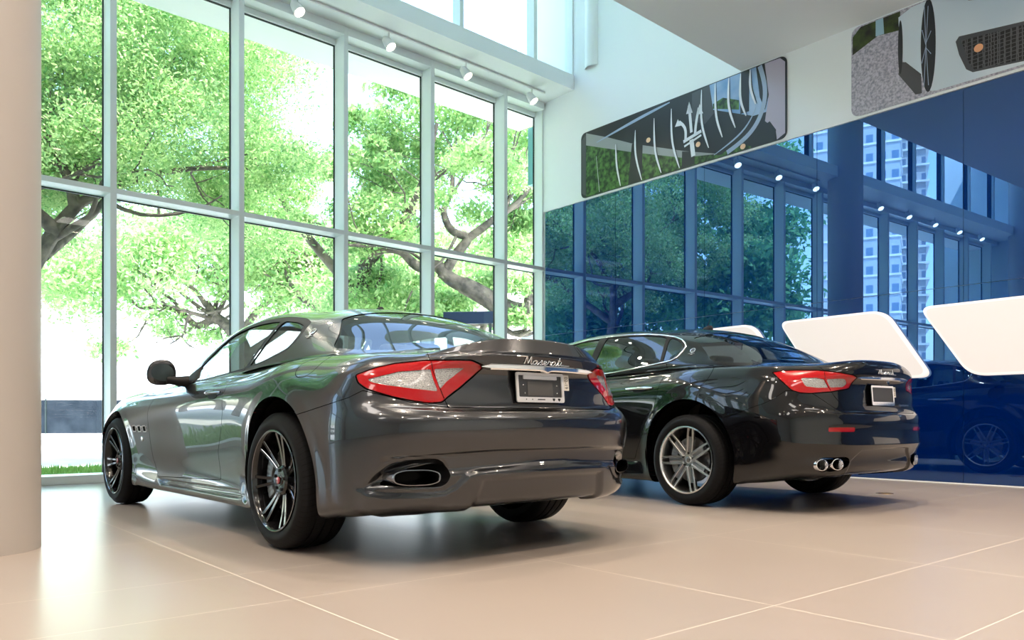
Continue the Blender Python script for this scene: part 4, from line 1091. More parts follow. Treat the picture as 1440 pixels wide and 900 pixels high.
    if coupe:
        # three side vents and the round badge on the front wing
        for sg in (1, -1):
            for vx in (2.46, 2.355, 2.25):
                vz = .600
                def va(p, q, d):
                    xx, zz = vx + p, vz + q; p_, n_ = near_side(g, xx, zz); return Vector((xx, (p_[1] + d) * sg, zz))
                o_ = rpoly([(-.040, -.024), (.028, -.026), (.044, .024), (-.026, .028)], .012); i_ = rpoly([(-.028, -.016), (.020, -.018), (.032, .016), (-.018, .019)], .008)
                bm = bmesh.new(); rr_ = [[bm.verts.new(va(p, q, d)) for p, q in rg_] for rg_, d in ((o_, -.001), (o_, .005), (i_, .005), (i_, .0015))]
                for a_, b_ in zip(rr_[:-1], rr_[1:]):
                    for i in range(len(o_)): bm.faces.new((a_[i], a_[(i + 1) % len(o_)], b_[(i + 1) % len(o_)], b_[i]))
                bm.faces.new(rr_[-1]).material_index = 1
                bm_obj('side_vent', bm, [M_chrome, M_void], P, 35)
            p_, n_ = near_side(g, 2.325, .526)
            o = lathe('wing_badge', [(-.002, .020), (.005, .019), (.007, .012), (.007, 0)], M_chrome, P, n=24)
            o.location = (2.325, p_[1] * sg, .526)
            if sg < 0: o.rotation_euler = (0, 0, PI)
        # tow hook tab under the bumper
        box('bumper_tab', (-.80, .70, .262), (.04, .07, .022), M_black, P, .004)
    else:
        # bright moulding around the side glass
        wa = winall
        for sg in (1, -1):
            pts = []
            for (a_, b_) in wa[::1]:
                p_, n_ = near_side(g, a_, b_, .4); q_ = p_ + n_ * .003; pts.append((a_, q_[1] * sg, b_))
            tubes('window_moulding', [(pts, .0075, True)], M_chrome, P, 8)
        # small model script low on the lid
        pM = Matrix.Translation((-1.0805, -.28, .775)) @ Matrix(((0, 0, -1, 0), (-1, 0, 0, 0), (0, 1, 0, 0), (0, 0, 0, 1)))
        text_obj('lid_script', 'Quattroporte', .026, pM, M_chrome, P, .001, shear=.3)
        o = lathe('lid_badge', [(0, .020), (.004, .018), (.006, 0)], M_chromed, P, axis='X', n=24); o.location = (-1.104, 0, .940); o.rotation_euler = (0, 0, PI)
    return root, g
M_mirror = mat('mirror_glass', (.16, .18, .19), .12, metal=1)
SKY, SUN, EXPO = .95, 11.0, .6
# ================================================================ the showroom
CAM_H, FPX, HOR = .667, 1120., 590.
def at(u, v, Y):
    """point seen at picture column u, row v at distance Y in front of the camera"""
    return Vector(((u - 720) / FPX * Y, Y, CAM_H + (HOR - v) / FPX * Y))
C0 = np.array([.547, 13.119]); G_ = np.array([-.73247, -.68080]); GI = np.array([.68080, -.73247])
P0 = np.array([5.0025, 7.7817]); W_ = np.array([-.64086, .76766]); WI = np.array([-.76766, -.64086])
def W(s, off, z): q = C0 + G_ * s + GI * off; return Vector((q[0], q[1], z))
def B(t, off, z): q = P0 + W_ * t + WI * off; return Vector((q[0], q[1], z))
def wbox(bm, s0, s1, o0, o1, z0, z1, mi=0, F=None):
    F = F or W
    vs = [bm.verts.new(F(s, o, z)) for z in (z0, z1) for o in (o0, o1) for s in (s0, s1)]
    for f in ((0, 1, 3, 2), (4, 6, 7, 5), (0, 4, 5, 1), (2, 3, 7, 6), (0, 2, 6, 4), (1, 5, 7, 3)):
        bm.faces.new([vs[i] for i in f]).material_index = mi
def wobj(name, boxes, m, parent=None, F=None, bevel=0):
    bm = bmesh.new()
    for b_ in boxes: wbox(bm, *b_[:6], F=F)
    if bevel: bmesh.ops.bevel(bm, geom=list(bm.edges), offset=bevel, segments=2, affect='EDGES')
    return bm_obj(name, bm, m, parent, 30 if bevel else None)
S_END = 17.15; T_END = -6.5; Z_LOW, Z_HIGH = 5.15, 8.8; S0 = .874; DS = 1.4377
st = lambda o: tag(o, kind='structure')
# --- floor with large porcelain tiles
M_floor = mat('porcelain_floor', (.50, .44, .385), .28, spec=.6)
def _floor(m):
    nt, N, L = nodes(m)
    ang = math.atan2(W_[1], W_[0]); q1 = np.array([.939, 2.855])
    tc = N.new('ShaderNodeTexCoord')
    dot = lambda v_, off: None
    def along(vec, org):
        d = N.new('ShaderNodeVectorMath'); d.operation = 'DOT_PRODUCT'; d.inputs[1].default_value = (vec[0], vec[1], 0); L.new(tc.outputs['Object'], d.inputs[0])
        a = N.new('ShaderNodeMath'); a.operation = 'SUBTRACT'; a.inputs[1].default_value = float(vec @ org); L.new(d.outputs['Value'], a.inputs[0]); return a
    def lines(src, period, offs, w):
        prev = None
        for o_ in offs:
            s = N.new('ShaderNodeMath'); s.operation = 'SUBTRACT'; s.inputs[1].default_value = o_ - period / 2; L.new(src.outputs[0], s.inputs[0])
            f = N.new('ShaderNodeMath'); f.operation = 'FLOORED_MODULO'; f.inputs[1].default_value = period; L.new(s.outputs[0], f.inputs[0])
            g_ = N.new('ShaderNodeMath'); g_.operation = 'SUBTRACT'; g_.inputs[1].default_value = period / 2; L.new(f.outputs[0], g_.inputs[0])
            a = N.new('ShaderNodeMath'); a.operation = 'ABSOLUTE'; L.new(g_.outputs[0], a.inputs[0])
            c = N.new('ShaderNodeMath'); c.operation = 'LESS_THAN'; c.inputs[1].default_value = w; L.new(a.outputs[0], c.inputs[0])
            if prev is None: prev = c
            else:
                mx = N.new('ShaderNodeMath'); mx.operation = 'MAXIMUM'; L.new(prev.outputs[0], mx.inputs[0]); L.new(c.outputs[0], mx.inputs[1]); prev = mx
        return prev
    a1 = along(W_, q1); a2 = along(np.array([W_[1], -W_[0]]), q1)
    l1 = lines(a1, 1.8, (0, 1.2), .0020); l2 = lines(a2, 1.27, (0,), .0023)
    mx = N.new('ShaderNodeMath'); mx.operation = 'MAXIMUM'; L.new(l1.outputs[0], mx.inputs[0]); L.new(l2.outputs[0], mx.inputs[1])
    n = N.new('ShaderNodeTexNoise'); n.inputs['Scale'].default_value = 1.3; n.inputs['Detail'].default_value = 6; L.new(tc.outputs['Object'], n.inputs['Vector'])
    r = N.new('ShaderNodeValToRGB'); r.color_ramp.elements[0].color = (.305, .262, .232, 1); r.color_ramp.elements[1].color = (.34, .294, .260, 1); L.new(n.outputs['Fac'], r.inputs[0])
    c = N.new('ShaderNodeMixRGB'); c.inputs[2].default_value = (.60, .54, .48, 1); L.new(mx.outputs[0], c.inputs[0]); L.new(r.outputs[0], c.inputs[1]); L.new(c.outputs[0], bsdf(m).inputs['Base Color'])
    rr = N.new('ShaderNodeMath'); rr.operation = 'MULTIPLY_ADD'; rr.inputs[1].default_value = .3; rr.inputs[2].default_value = .28; L.new(mx.outputs[0], rr.inputs[0]); L.new(rr.outputs[0], bsdf(m).inputs['Roughness'])
_floor(M_floor)
def quad(name, pts, m, thick=0.):
    bm = bmesh.new(); a = [bm.verts.new(p) for p in pts]; bm.faces.new(a)
    if thick:
        r_ = bmesh.ops.extrude_face_region(bm, geom=list(bm.faces)); bmesh.ops.translate(bm, verts=[e for e in r_['geom'] if isinstance(e, bmesh.types.BMVert)], vec=(0, 0, thick))
    return bm_obj(name, bm, m)
cA, cB = W(0, .0, 0), B(T_END, 0, 0)
def far(z, base, s): return Vector((base[0] + G_[0] * s, base[1] + G_[1] * s, z))
st(quad('floor', [W(0, .12, -.08), far(-.08, B(T_END - .1, .0, 0), 0), far(-.08, B(T_END - .1, 0, 0), S_END + .4), W(S_END + .4, .12, -.08)], M_floor, .08))
# --- blue glass wall with the white wall above it
M_blue = bpy.data.materials.new('blue_back_painted_glass'); M_blue.use_nodes = True
nt, N, L = nodes(M_blue); N.remove(bsdf(M_blue)); out = [n for n in N if n.type == 'OUTPUT_MATERIAL'][0]
d_ = N.new('ShaderNodeBsdfDiffuse'); d_.inputs[0].default_value = (.000, .010, .095, 1)
g_ = N.new('ShaderNodeBsdfGlossy'); g_.inputs[0].default_value = (.066, .140, .25, 1); g_.inputs['Roughness'].default_value = 0
a_ = N.new('ShaderNodeAddShader'); L.new(d_.outputs[0], a_.inputs[0]); L.new(g_.outputs[0], a_.inputs[1])
g2 = N.new('ShaderNodeBsdfGlossy'); g2.inputs['Roughness'].default_value = 0; f_ = N.new('ShaderNodeFresnel'); f_.inputs[0].default_value = 1.45
mx_ = N.new('ShaderNodeMixShader'); L.new(f_.outputs[0], mx_.inputs[0]); L.new(a_.outputs[0], mx_.inputs[1]); L.new(g2.outputs[0], mx_.inputs[2]); L.new(mx_.outputs[0], out.inputs[0])
wr = st(wobj('wall_right', [(T_END - .2, 7.15, -.30, -.022, 0, 4.09), (T_END - .2, 7.15, -.30, .0, 4.085, Z_HIGH + .1)], M_white, F=B))
tj = [6.955] + [2.163 + 1.614 * k for k in range(2, -6, -1)] + [T_END]
for a, b_ in zip(tj[:-1], tj[1:]):
    for z0, z1 in ((.012, 2.048), (2.053, 4.075)):
        wobj('glass_panel', [(b_ + .0025, a - .0025, -.022, 0, z0, z1)], M_blue, wr, F=B)
wobj('base_strip', [(T_END, 6.95, -.02, .004, 0, .012)], M_white, wr, F=B)
# --- other walls and ceilings
st(wobj('wall_back', [(0, S_END + .3, 0, .25, 0, Z_HIGH)], M_white, F=lambda s, o, z: Vector((*(P0 + W_ * (T_END - .0) + G_ * s - W_ * o), z))))
e0 = np.array(W(S_END, .0, 0))[:2]; e1 = np.array(far(0, B(T_END, 0, 0), S_END))[:2]; ed = (e1 - e0) / np.linalg.norm(e1 - e0); L_e = np.linalg.norm(e1 - e0); en = np.array([ed[1], -ed[0]])
if en @ G_ < 0: en = -en
st(wobj('wall_left', [(-1.5, L_e + .3, 0, .25, 0, Z_HIGH)], M_white, F=lambda s, o, z: Vector((*(e0 + ed * s + en * o), z))))
st(quad('ceiling', [B(3.21, 0, Z_LOW), B(T_END - .1, 0, Z_LOW), far(Z_LOW, B(T_END - .1, 0, 0), S_END + .2), far(Z_LOW, B(3.21, 0, 0), S_END + .2)], M_ceil, .30))
st(quad('ceiling', [W(-.3, -.4, Z_HIGH), B(T_END - .1, -.3, Z_HIGH), far(Z_HIGH, B(T_END - .1, 0, 0), S_END + .4), W(S_END + .4, -.4, Z_HIGH)], M_white, .2))
fe0 = np.array(B(3.21, 0, 0))[:2]
st(wobj('wall_mezzanine', [(-.1, S_END + .2, -.15, 0, Z_LOW + .3, Z_HIGH)], M_white, F=lambda s, o, z: Vector((*(fe0 + G_ * s + W_ * o), z))))
# --- window bays
def sheet(w, name, s0, s1, off, z0, z1):
    bm = bmesh.new(); bm.faces.new([bm.verts.new(W(*q) - w.location) for q in ((s0, off, z0), (s1, off, z0), (s1, off, z1), (s0, off, z1))])
    return bm_obj(name, bm, M_pane, w)
edges = [0] + [S0 + DS * k for k in range(12)] ; edges = [e for e in edges if e < S_END - .3] + [S_END]
for k in range(len(edges) - 1):
    a, b_ = edges[k], edges[k + 1]
    w = tag(empty('window_%d' % (k + 1), W((a + b_) / 2, 0, 0)), kind='structure')
    inv = Matrix.Translation(-w.location)
    def wp(name, boxes, m, bevel=0):
        o = wobj(name, boxes, m, bevel=bevel); o.data.transform(inv); o.parent = w; return o
    if k: wp('mullion', [(a - .033, a + .033, -.25, 0, 0, 5.88)], M_frame, .004)
    else: wp('mullion', [(0, .02, -.25, -.05, 0, 5.88)], M_frame)
    lo = a + (.033 if k else .02); hi = b_ - .033
    wp('transom', [(lo, hi, -.25, 0, 3.115, 3.172)], M_frame)
    wp('head_rail', [(lo, hi, -.25, 0, 5.77, 5.88), (lo, hi, -.27, -.205, 5.70, 5.77)], M_frame)
    wp('sill', [(lo, hi, -.27, .10, 0, .085)], M_frame)
    wp('gasket', [(lo, lo + .012, -.262, -.238, .085, 5.70), (hi - .012, hi, -.262, -.238, .085, 5.70), (lo, hi, -.262, -.238, 5.688, 5.70), (lo, hi, -.262, -.238, 3.103, 3.115), (lo, hi, -.262, -.238, 3.172, 3.178)], M_gasket)
    sheet(w, 'lower_pane', lo, hi, -.25, .085, 3.115)
    sheet(w, 'upper_pane', lo, hi, -.25, 3.172, 5.70)
for k in range(len(edges) - 1):
    a, b_ = edges[k], edges[k + 1]
    w = tag(empty('window_%d' % (k + 31), W((a + b_) / 2, .5, 6.1)), kind='structure'); inv = Matrix.Translation(-w.location)
    def wp(name, boxes, m):
        o = wobj(name, boxes, m); o.data.transform(inv); o.parent = w; return o
    wp('mullion', [(a - .035, a + .035, .50, .66, 6.11, Z_HIGH)] if k else [(0, .06, .50, .66, 6.11, Z_HIGH)], M_frame)
    wp('gasket', [(b_ - .055, b_ - .035, .50, .60, 6.11, Z_HIGH)], M_gasket)
    sheet(w, 'pane', a + .035, b_ - .035, .55, 6.11, Z_HIGH)
st(wobj('beam_window', [(-.0, S_END, -.30, .68, 5.88, 6.11)], M_white))
st(wobj('trim_1', [(-.3, S_END, -.95, -.26, 5.74, 5.95)], mat('bright_render', (.95, .96, .97), .6)))                     # overhang outside
st(wobj('trim_2', [(-.85, -.33, -.75, -.60, 4.75, 5.74)], mat('teal_metal', (.10, .28, .28), .4)))
# columns
def column(name, c, r, z1, m=M_col):
    o = lathe(name, [(0, r), (z1, r)], m, axis='Z', n=72); o.location = (c[0], c[1], 0); return o
st(column('column_left', (-2.762, 4.045), .32, Z_LOW))
st(column('column_window', W(7.9, .64, 0), .36, Z_HIGH))
st(column('column_end', W(S_END - .25, .9, 0), .5, Z_HIGH))
o = st(column('trim_3', B(5.89, -.10, 0), .17, Z_HIGH - 6.11, M_white)); o.location.z = 6.11
# --- track lights under the beam
M_lampwhite = mat('white_lamp_metal', (.78, .80, .80), .35)
M_bulb = mat('lit_lamp_lens', (1, .9, .7), .3, emit=(1., .90, .72), strength=7.)
tr = tag(wobj('lighting_track', [(.32, 7.45, .285, .315, 5.852, 5.876)], M_lampwhite), 'long thin white lighting track fixed under the white beam above the windows', 'track')
names = ['white spotlight nearest the blue wall on the track above the windows', 'white spotlight second from the blue wall on the window track', 'white spotlight third from the blue wall on the window track', 'white spotlight fourth from the blue wall, leftmost in direct view on the track']
def spot(name, loc, target, power, size, blend=.5, radius=.05, color=(1, .86, .68), parent=None):
    l = bpy.data.lights.new(name, 'SPOT'); l.energy = power; l.spot_size = math.radians(size); l.spot_blend = blend; l.shadow_soft_size = radius; l.color = color
    o = bpy.data.objects.new(name, l); COL.objects.link(o); o.location = loc
    d = (Vector(target) - Vector(loc)).normalized(); o.rotation_euler = d.to_track_quat('-Z', 'Y').to_euler(); return o
head0 = None
for k in range(12):
    s = .60 + 1.339 * k
    if abs(s - 7.9) < .45: continue
    base = W(s, .30, 5.849)
    r_ = empty('track_spotlight', base)
    if k < 4: lab = names[k]
    else: lab = 'white spotlight on the window track, seen only as a reflection in the blue wall'
    tag(r_, lab, 'spotlight', 'spotlights on the window track')
    d = Vector((GI[0] * .55 - G_[0] * .25, GI[1] * .55 - G_[1] * .25, -.85)).normalized()
    Q = d.to_track_quat('Z', 'Y').to_matrix().to_4x4()
    if head0 is None:
        h1 = lathe('lamp_head', [(-.11, 0), (-.11, .036), (-.09, .052), (-.02, .064), (.06, .073), (.065, .070), (.05, .065), (.04, 0)], M_lampwhite, r_, axis='Z', n=32)
        h1.data.transform(Q); h1.location = Vector((0, 0, -.15))
        h2 = lathe('lens', [(.056, .0), (.056, .064)], M_bulb, r_, axis='Z', n=32); h2.data.transform(Q); h2.location = Vector((0, 0, -.15))
        h3 = tubes('bracket', [([(0, 0, 0), (0, 0, -.07)], .012), ([(0, 0, -.07), (.0, 0, -.13)], .009)], M_lampwhite, r_, 10)
        head0 = (h1, h2, h3)
    else:
        for h_ in head0:
            c = h_.copy(); COL.objects.link(c); c.parent = r_
    if 0 < k < 8: spot('spot', base + Vector((0, 0, -.15)) + d * .07, base + d * 5, 60, 75, .8, .05)
# --- recessed downlights in the low ceiling
M_down = mat('lit_downlight', (1, .9, .7), .3, emit=(1., .85, .66), strength=22.)
dl0 = None; n_dl = 0
for i, sv in enumerate((1.4, 3.4, 5.6, 8.0, 10.6)):
    for j, tv in enumerate((1.9, .3, -1.9, -4.4)):
        if i == 1 and j == 0: continue
        p = B(tv, 0, Z_LOW) + Vector((G_[0] * sv, G_[1] * sv, 0))
        r_ = empty('ceiling_downlight', p)
        tag(r_, 'small round recessed downlight in the low grey ceiling, seen only in reflections', 'downlight', 'recessed ceiling downlights')
        if dl0 is None:
            a = lathe('trim_ring', [(.0, .085), (-.006, .083), (-.006, .066), (-.001, .064)], M_lampwhite, r_, axis='Z', n=32)
            b_ = lathe('diffuser', [(-.002, .064), (-.0025, 0)], M_down, r_, axis='Z', n=32); dl0 = (a, b_)
        else:
            for h_ in dl0: c = h_.copy(); COL.objects.link(c); c.parent = r_
        spot('downlight', p + Vector((0, 0, -.03)), p + Vector((0, 0, -5)), 200, 110, .9, .06, (1, .82, .64))
# unseen glowing panels added further back to brighten the room
M_panel = mat('fill_panel_glow', (1, 1, 1), .4, emit=(1., .93, .86), strength=5.5)
for i, (sv, tv) in enumerate(((3.2, -3.2), (6.8, -3.2), (10.4, -3.2), (6.8, 1.0), (10.4, 1.0), (13.6, -1))):
    p = B(tv, 0, Z_LOW) + Vector((G_[0] * sv, G_[1] * sv, 0))
    r_ = empty('added_fill_panel', p, math.atan2(G_[1], G_[0])); tag(r_, 'unseen rectangular fill light added in the low ceiling behind the viewer', 'light panel', 'added fill light panels')
    bm = bmesh.new(); add_box(bm, (0, 0, -.008), (1.86, .66, .02), .004); bm_obj('panel_frame', bm, M_lampwhite, r_)
    bm = bmesh.new(); add_box(bm, (0, 0, -.019), (1.8, .6, .006)); bm_obj('diffuser', bm, M_panel, r_)
# --- backlit parallelogram boxes on the blue wall
M_lb = mat('backlit_acrylic', (.45, .42, .40), .35, emit=(1., .89, .84), strength=.36)
M_lbr = mat('backlit_acrylic_edge', (.45, .42, .40), .35, emit=(1., .90, .83), strength=.54)
lbl = ['backlit cream parallelogram box on the blue wall, mostly hidden behind the black sedan roof', 'backlit cream parallelogram box on the blue wall directly behind the black sedan boot', 'large backlit cream parallelogram box on the blue wall to the right of the black sedan', 'backlit cream parallelogram box on the blue wall beyond the right edge of the picture']
for k, tl_ in enumerate((4.30, 2.64, .975, -.69)):
    poly = [(tl_, 1.865), (tl_ - 1.30, 1.875), (tl_ - 1.80, 1.115), (tl_ - .50, 1.110)]
    r_ = empty('wall_light_box', B(tl_ - .9, 0, 1.5)); tag(r_, lbl[k], 'light box', 'backlit boxes on the blue wall')
    ax = lambda t, z, d: B(t, d, z) - r_.location
    rp = rpoly(poly, [.13, .16, .13, .16], 8); 
    cen = rp.mean(0); inner = cen + (rp - cen) * np.array([.955, .93])
    bm = bmesh.new()
    rg = [[bm.verts.new(ax(p, q, d)) for p, q in ring] for ring, d in ((rp, .0), (rp, .05), (cen + (rp - cen) * .985, .062), (inner, .066))]
    for a, b_ in zip(rg[:-1], rg[1:]):
        for i in range(len(rp)): bm.faces.new((a[i], a[(i + 1) % len(rp)], b_[(i + 1) % len(rp)], b_[i]))
    bm_obj('housing', bm, M_lbr, r_, 30)
    prism('front_panel', inner, .060, .066, ax, M_lb, r_)
# --- printed banners on the white wall
def print_mat(name, c, rough=.35): return mat(name, c, rough)
def poster(name, label, t0, t1, z0, z1):
    cx = B((t0 + t1) / 2, 0, (z0 + z1) / 2); r_ = empty(name, cx); tag(r_, label, 'poster', 'printed panels on the white wall')
    def ax(p, q, d): return B(t0 + (t1 - t0) * p, d, z0 + (z1 - z0) * q) - cx
    def shape(nm, pts, m, lay, smooth=False, rnd=None):
        P_ = np.array(pts, float)
        if smooth: P_ = curve_poly(P_, 5)
        P_[:, 0] = np.clip(P_[:, 0], .002, .998); P_[:, 1] = np.clip(P_[:, 1], .006, .994)
        return prism(nm, P_, .012, .012 + .0006 * lay, ax, m, r_)
    def stroke(nm, pts, w, m, lay, taper=True):
        q = smooth_line(pts, 6); q = q[(q[:, 1] < .99) & (q[:, 1] > .01) & (q[:, 0] < .995)]
        if len(q) < 2: return
        asp = (t0 - t1) / (z1 - z0); tg = np.gradient(q * [asp, 1], axis=0); tg /= np.linalg.norm(tg, axis=1, keepdims=True); nn = np.stack([-tg[:, 1], tg[:, 0]], 1) / [asp, 1]
        ww = w * (np.sin(np.linspace(.25, PI - .35, len(q))) if taper else np.ones(len(q)))[:, None]
        poly = np.vstack([q + nn * ww, (q - nn * ww)[::-1]]); poly[:, 1] = np.clip(poly[:, 1], .006, .994)
        bm = bmesh.new(); d = .012 + .0006 * lay; n_ = len(q)
        A_ = [bm.verts.new(ax(*p_, d)) for p_ in poly]
        for i in range(n_ - 1): bm.faces.new((A_[i], A_[i + 1], A_[2 * n_ - 2 - i], A_[2 * n_ - 1 - i]))
        return bm_obj(nm, bm, m, r_)
    return r_, ax, shape, stroke
r_, ax, shape, stroke = poster('printed_wall_panel', 'wide print of a chrome car grille with a trident, left of the two white wall panels', 6.104, 2.553, 4.115, 5.13)
asp = 3.5
brd = rpoly([(0, 0), (asp, 0), (asp, 1), (0, 1)], .10, 6) / [asp, 1]
M_pdark = print_mat('print_charcoal', (.022, .026, .032)); prism('print_sheet', brd, 0, .012, ax, M_pdark, r_)
M_pleaf = noise_color(mat('print_foliage', (.05, .12, .03), .35), 14, (.010, .035, .012), (.09, .22, .05), 8, .40, .66)
M_pgrey = print_mat('print_grey', (.33, .35, .36)); M_pblue = noise_color(mat('print_blue_sky', (.1, .3, .6), .35), 2.5, (.10, .26, .55), (.38, .52, .74), 3); M_plav = print_mat('print_lavender', (.47, .43, .54))
M_psil = print_mat('print_silver', (.82, .84, .90)); M_psil2 = print_mat('print_pale_blue', (.36, .46, .62)); M_pwarm = print_mat('print_warm_dot', (.95, .62, .40)); M_pg2 = print_mat('print_dark_grey', (.07, .075, .085))
shape('printed_foliage', [(.031, .851), (.298, .492), (.553, .18), (.727, .031), (.70, .01), (.349, .005), (.032, .01)], M_pleaf, 1)
shape('printed_foliage', [(.727, .03), (.80, .12), (.86, .02), (.86, .006), (.70, .006)], M_pleaf, 1)
shape('printed_soffit', [(.031, .985), (.16, .80), (.305, .568), (.564, .231), (.717, .056), (.553, .15), (.298, .455), (.031, .80)], M_pgrey, 2)
shape('printed_post', [(.296, .576), (.354, .549), (.349, .006), (.275, .006)], M_pdark, 3); shape('printed_post', [(.553, .235), (.611, .182), (.611, .017), (.551, .006)], M_pdark, 3)
shape('printed_edge', [(.004, .90), (.029, .96), (.029, .03), (.004, .08)], M_pg2, 3)
shape('printed_sky', [(.68, .99), (.814, .99), (.925, .99), (.93, .389), (.868, .394), (.68, .674)], M_pblue, 1)
shape('printed_foliage', [(.696, .725), (.74, .76), (.809, .655), (.809, .535), (.696, .663)], M_pleaf, 2)
shape('printed_post', [(.815, .99), (.853, .99), (.851, .471), (.815, .472)], M_pdark, 3)
shape('printed_post', [(.60, .97), (.68, .99), (.70, .6), (.66, .5), (.60, .6)], M_pg2, 2)
shape('printed_body', [(.914, .99), (.975, .985), (.994, .921), (.994, .06), (.963, .01), (.958, .143), (.916, .281), (.931, .592)], M_plav, 4)
shape('printed_body', [(.88, .99), (.915, .99), (.931, .592), (.916, .42), (.895, .60)], M_pdark, 4)
shape('printed_body', [(.87, .01), (.90, .22), (.935, .26), (.960, .13), (.955, .01)], M_pdark, 5)
for i, s_ in enumerate([[(.093, .579), (.112, .026)], [(.206, .653), (.213, .333), (.233, .021)], [(.315, .756), (.317, .413), (.349, .013)], [(.414, .826), (.421, .354), (.45, .031)], [(.501, .868), (.507, .406), (.541, .019)],
          [(.645, .967), (.647, .526), (.677, .17)], [(.706, .985), (.712, .554), (.738, .251)], [(.766, .986), (.767, .62), (.794, .319)], [(.817, .985), (.817, .656), (.839, .424)], [(.856, .985), (.858, .76), (.878, .532)]]):
    stroke('printed_slat', s_, .010 if i == 0 else .019, M_psil, 6); stroke('printed_slat_line', [(a + .006, b_) for a, b_ in s_], .007, M_pdark, 7)
stroke('printed_arc', [(.895, .985), (.916, .667), (.897, .365), (.839, .155), (.758, .034)], .030, M_psil2, 5, False)
stroke('printed_arc', [(.88, .486), (.819, .234), (.701, .054)], .012, M_psil2, 5)
stroke('printed_arc', [(.095, .784), (.336, .904), (.493, .964)], .022, M_psil2, 5)
for s_, w_ in (([(.587, .825), (.598, .448)], .022), ([(.539, .65), (.566, .543), (.57, .379)], .020), ([(.633, .745), (.62, .553), (.615, .4)], .020), ([(.56, .357), (.644, .425)], .022), ([(.564, .290), (.644, .370)], .014), ([(.598, .353), (.607, .122)], .034)):
    stroke('printed_trident', s_, w_, M_psil, 8, False)
for (a, b_), (c_, d__) in (((.587, .87), (.578, .72)), ((.533, .69), (.55, .60)), ((.636, .79), (.622, .66))):
    shape('printed_trident', [(a, b_), (a - .014, d__), (a + .016, d__ - .01)], M_psil, 8)
for a, b_ in ((.384, .548), (.629, .26), (.826, .05)):
    th = np.linspace(0, 2 * PI, 14, endpoint=False); shape('printed_reflection', [(a + .011 * math.cos(t), b_ + .035 * math.sin(t)) for t in th], M_pwarm, 9)
r_, ax, shape, stroke = poster('printed_wall_panel', 'wide print of a white car on a cobbled road, right of the two white wall panels', 1.736, -1.9, 4.115, 5.13)
asp = 3.58; brd = rpoly([(0, 0), (asp, 0), (asp, 1), (0, 1)], .10, 6) / [asp, 1]
M_proad = noise_color(mat('print_cobbles', (.4, .4, .5), .35), 40, (.26, .26, .33), (.56, .54, .63), 7, .35, .62); prism('print_sheet', brd, 0, .012, ax, M_proad, r_)
M_pbrown = noise_color(mat('print_dark_trees', (.04, .05, .03), .35), 9, (.02, .018, .016), (.055, .09, .02), 5); M_pcar = noise_color(mat('print_white_car', (.5, .56, .62), .35), .8, (.45, .58, .70), (.72, .80, .86), 1, .3, .7); M_ppale = print_mat('print_pale_sky', (.35, .55, .66))
shape('printed_trees', [(.004, .90), (.03, .985), (.151, .99), (.151, .788), (.083, .814), (.004, .70)], M_pbrown, 1); shape('printed_sky', [(.077, .99), (.1, .99), (.103, .811), (.077, .815)], M_ppale, 2)
shape('printed_car', [(.146, .928), (.185, .985), (.222, .99), (.985, .99), (.994, .9), (.994, .1), (.98, .02), (.254, .02), (.238, .037), (.209, .24), (.162, .427), (.151, .502)], M_pcar, 3)
shape('printed_shadow', [(.146, .315), (.151, .441), (.168, .421), (.212, .243), (.214, .037), (.196, .045)], M_pg2, 4)
th = np.linspace(0, 2 * PI, 28, endpoint=False)
shape('printed_tyre', [(.232 + .021 * math.cos(t), .52 + .49 * math.sin(t)) for t in th], M_pdark, 5); shape('printed_tyre', [(.152 + .007 * math.cos(t), .60 + .29 * math.sin(t)) for t in th], M_pdark, 5)
for s_ in ([(.226, .52), (.221, .95)], [(.226, .52), (.232, .93)], [(.226, .52), (.215, .70)], [(.226, .52), (.214, .35)], [(.226, .52), (.220, .1)], [(.226, .52), (.233, .10)], [(.226, .55), (.240, .66)], [(.226, .5), (.24, .42)]): stroke('printed_spoke', s_, .010, M_psil2, 6)
M_pgrille = mat('print_mesh', (.05, .05, .055), .35)
nt, N, L = nodes(M_pgrille); tc = N.new('ShaderNodeTexCoord'); vo = N.new('ShaderNodeTexVoronoi'); vo.inputs['Scale'].default_value = 26; vo.inputs['Randomness'].default_value = .12; vo.feature = 'DISTANCE_TO_EDGE'
rp_ = N.new('ShaderNodeValToRGB'); rp_.color_ramp.elements[0].color = (.11, .11, .12, 1); rp_.color_ramp.elements[1].color = (.012, .012, .014, 1); rp_.color_ramp.elements[0].position = .06; rp_.color_ramp.elements[1].position = .12
L.new(tc.outputs['Object'], vo.inputs['Vector']); L.new(vo.outputs['Distance'], rp_.inputs[0]); L.new(rp_.outputs[0], bsdf(M_pgrille).inputs['Base Color'])
shape('printed_grille', [(.307, .458), (.316, .50), (.482, .43), (.80, .43), (.80, .08), (.482, .048), (.352, .093), (.335, .142), (.316, .316)], M_pg2, 4); shape('printed_mesh', [(.322, .45), (.482, .395), (.79, .40), (.79, .10), (.482, .065), (.356, .115), (.342, .2)], M_pgrille, 5)
shape('printed_indicator', [(.367 + .012 * math.cos(t), .318 + .04 * math.sin(t)) for t in th], print_mat('print_orange', (.85, .42, .22)), 6)
shape('printed_headlight', [(.326, .90), (.36, .99), (.45, .99), (.43, .86), (.37, .80), (.341, .83)], print_mat('print_plum', (.10, .05, .09)), 4)
# --- small brass floor box cover near the right car
p = at(1244, 694, 1120 * CAM_H / (694 - 590))
o = lathe('floor_outlet_cover', [(0, .075), (.004, .073), (.004, .055), (.002, .052), (.002, 0)], mat('brass', (.45, .30, .14), .3, metal=1), axis='Z', n=32); o.location = (p.x, p.y, 0)
tag(o, 'small round brass floor outlet cover in the tiles behind the black sedan', 'floor outlet')
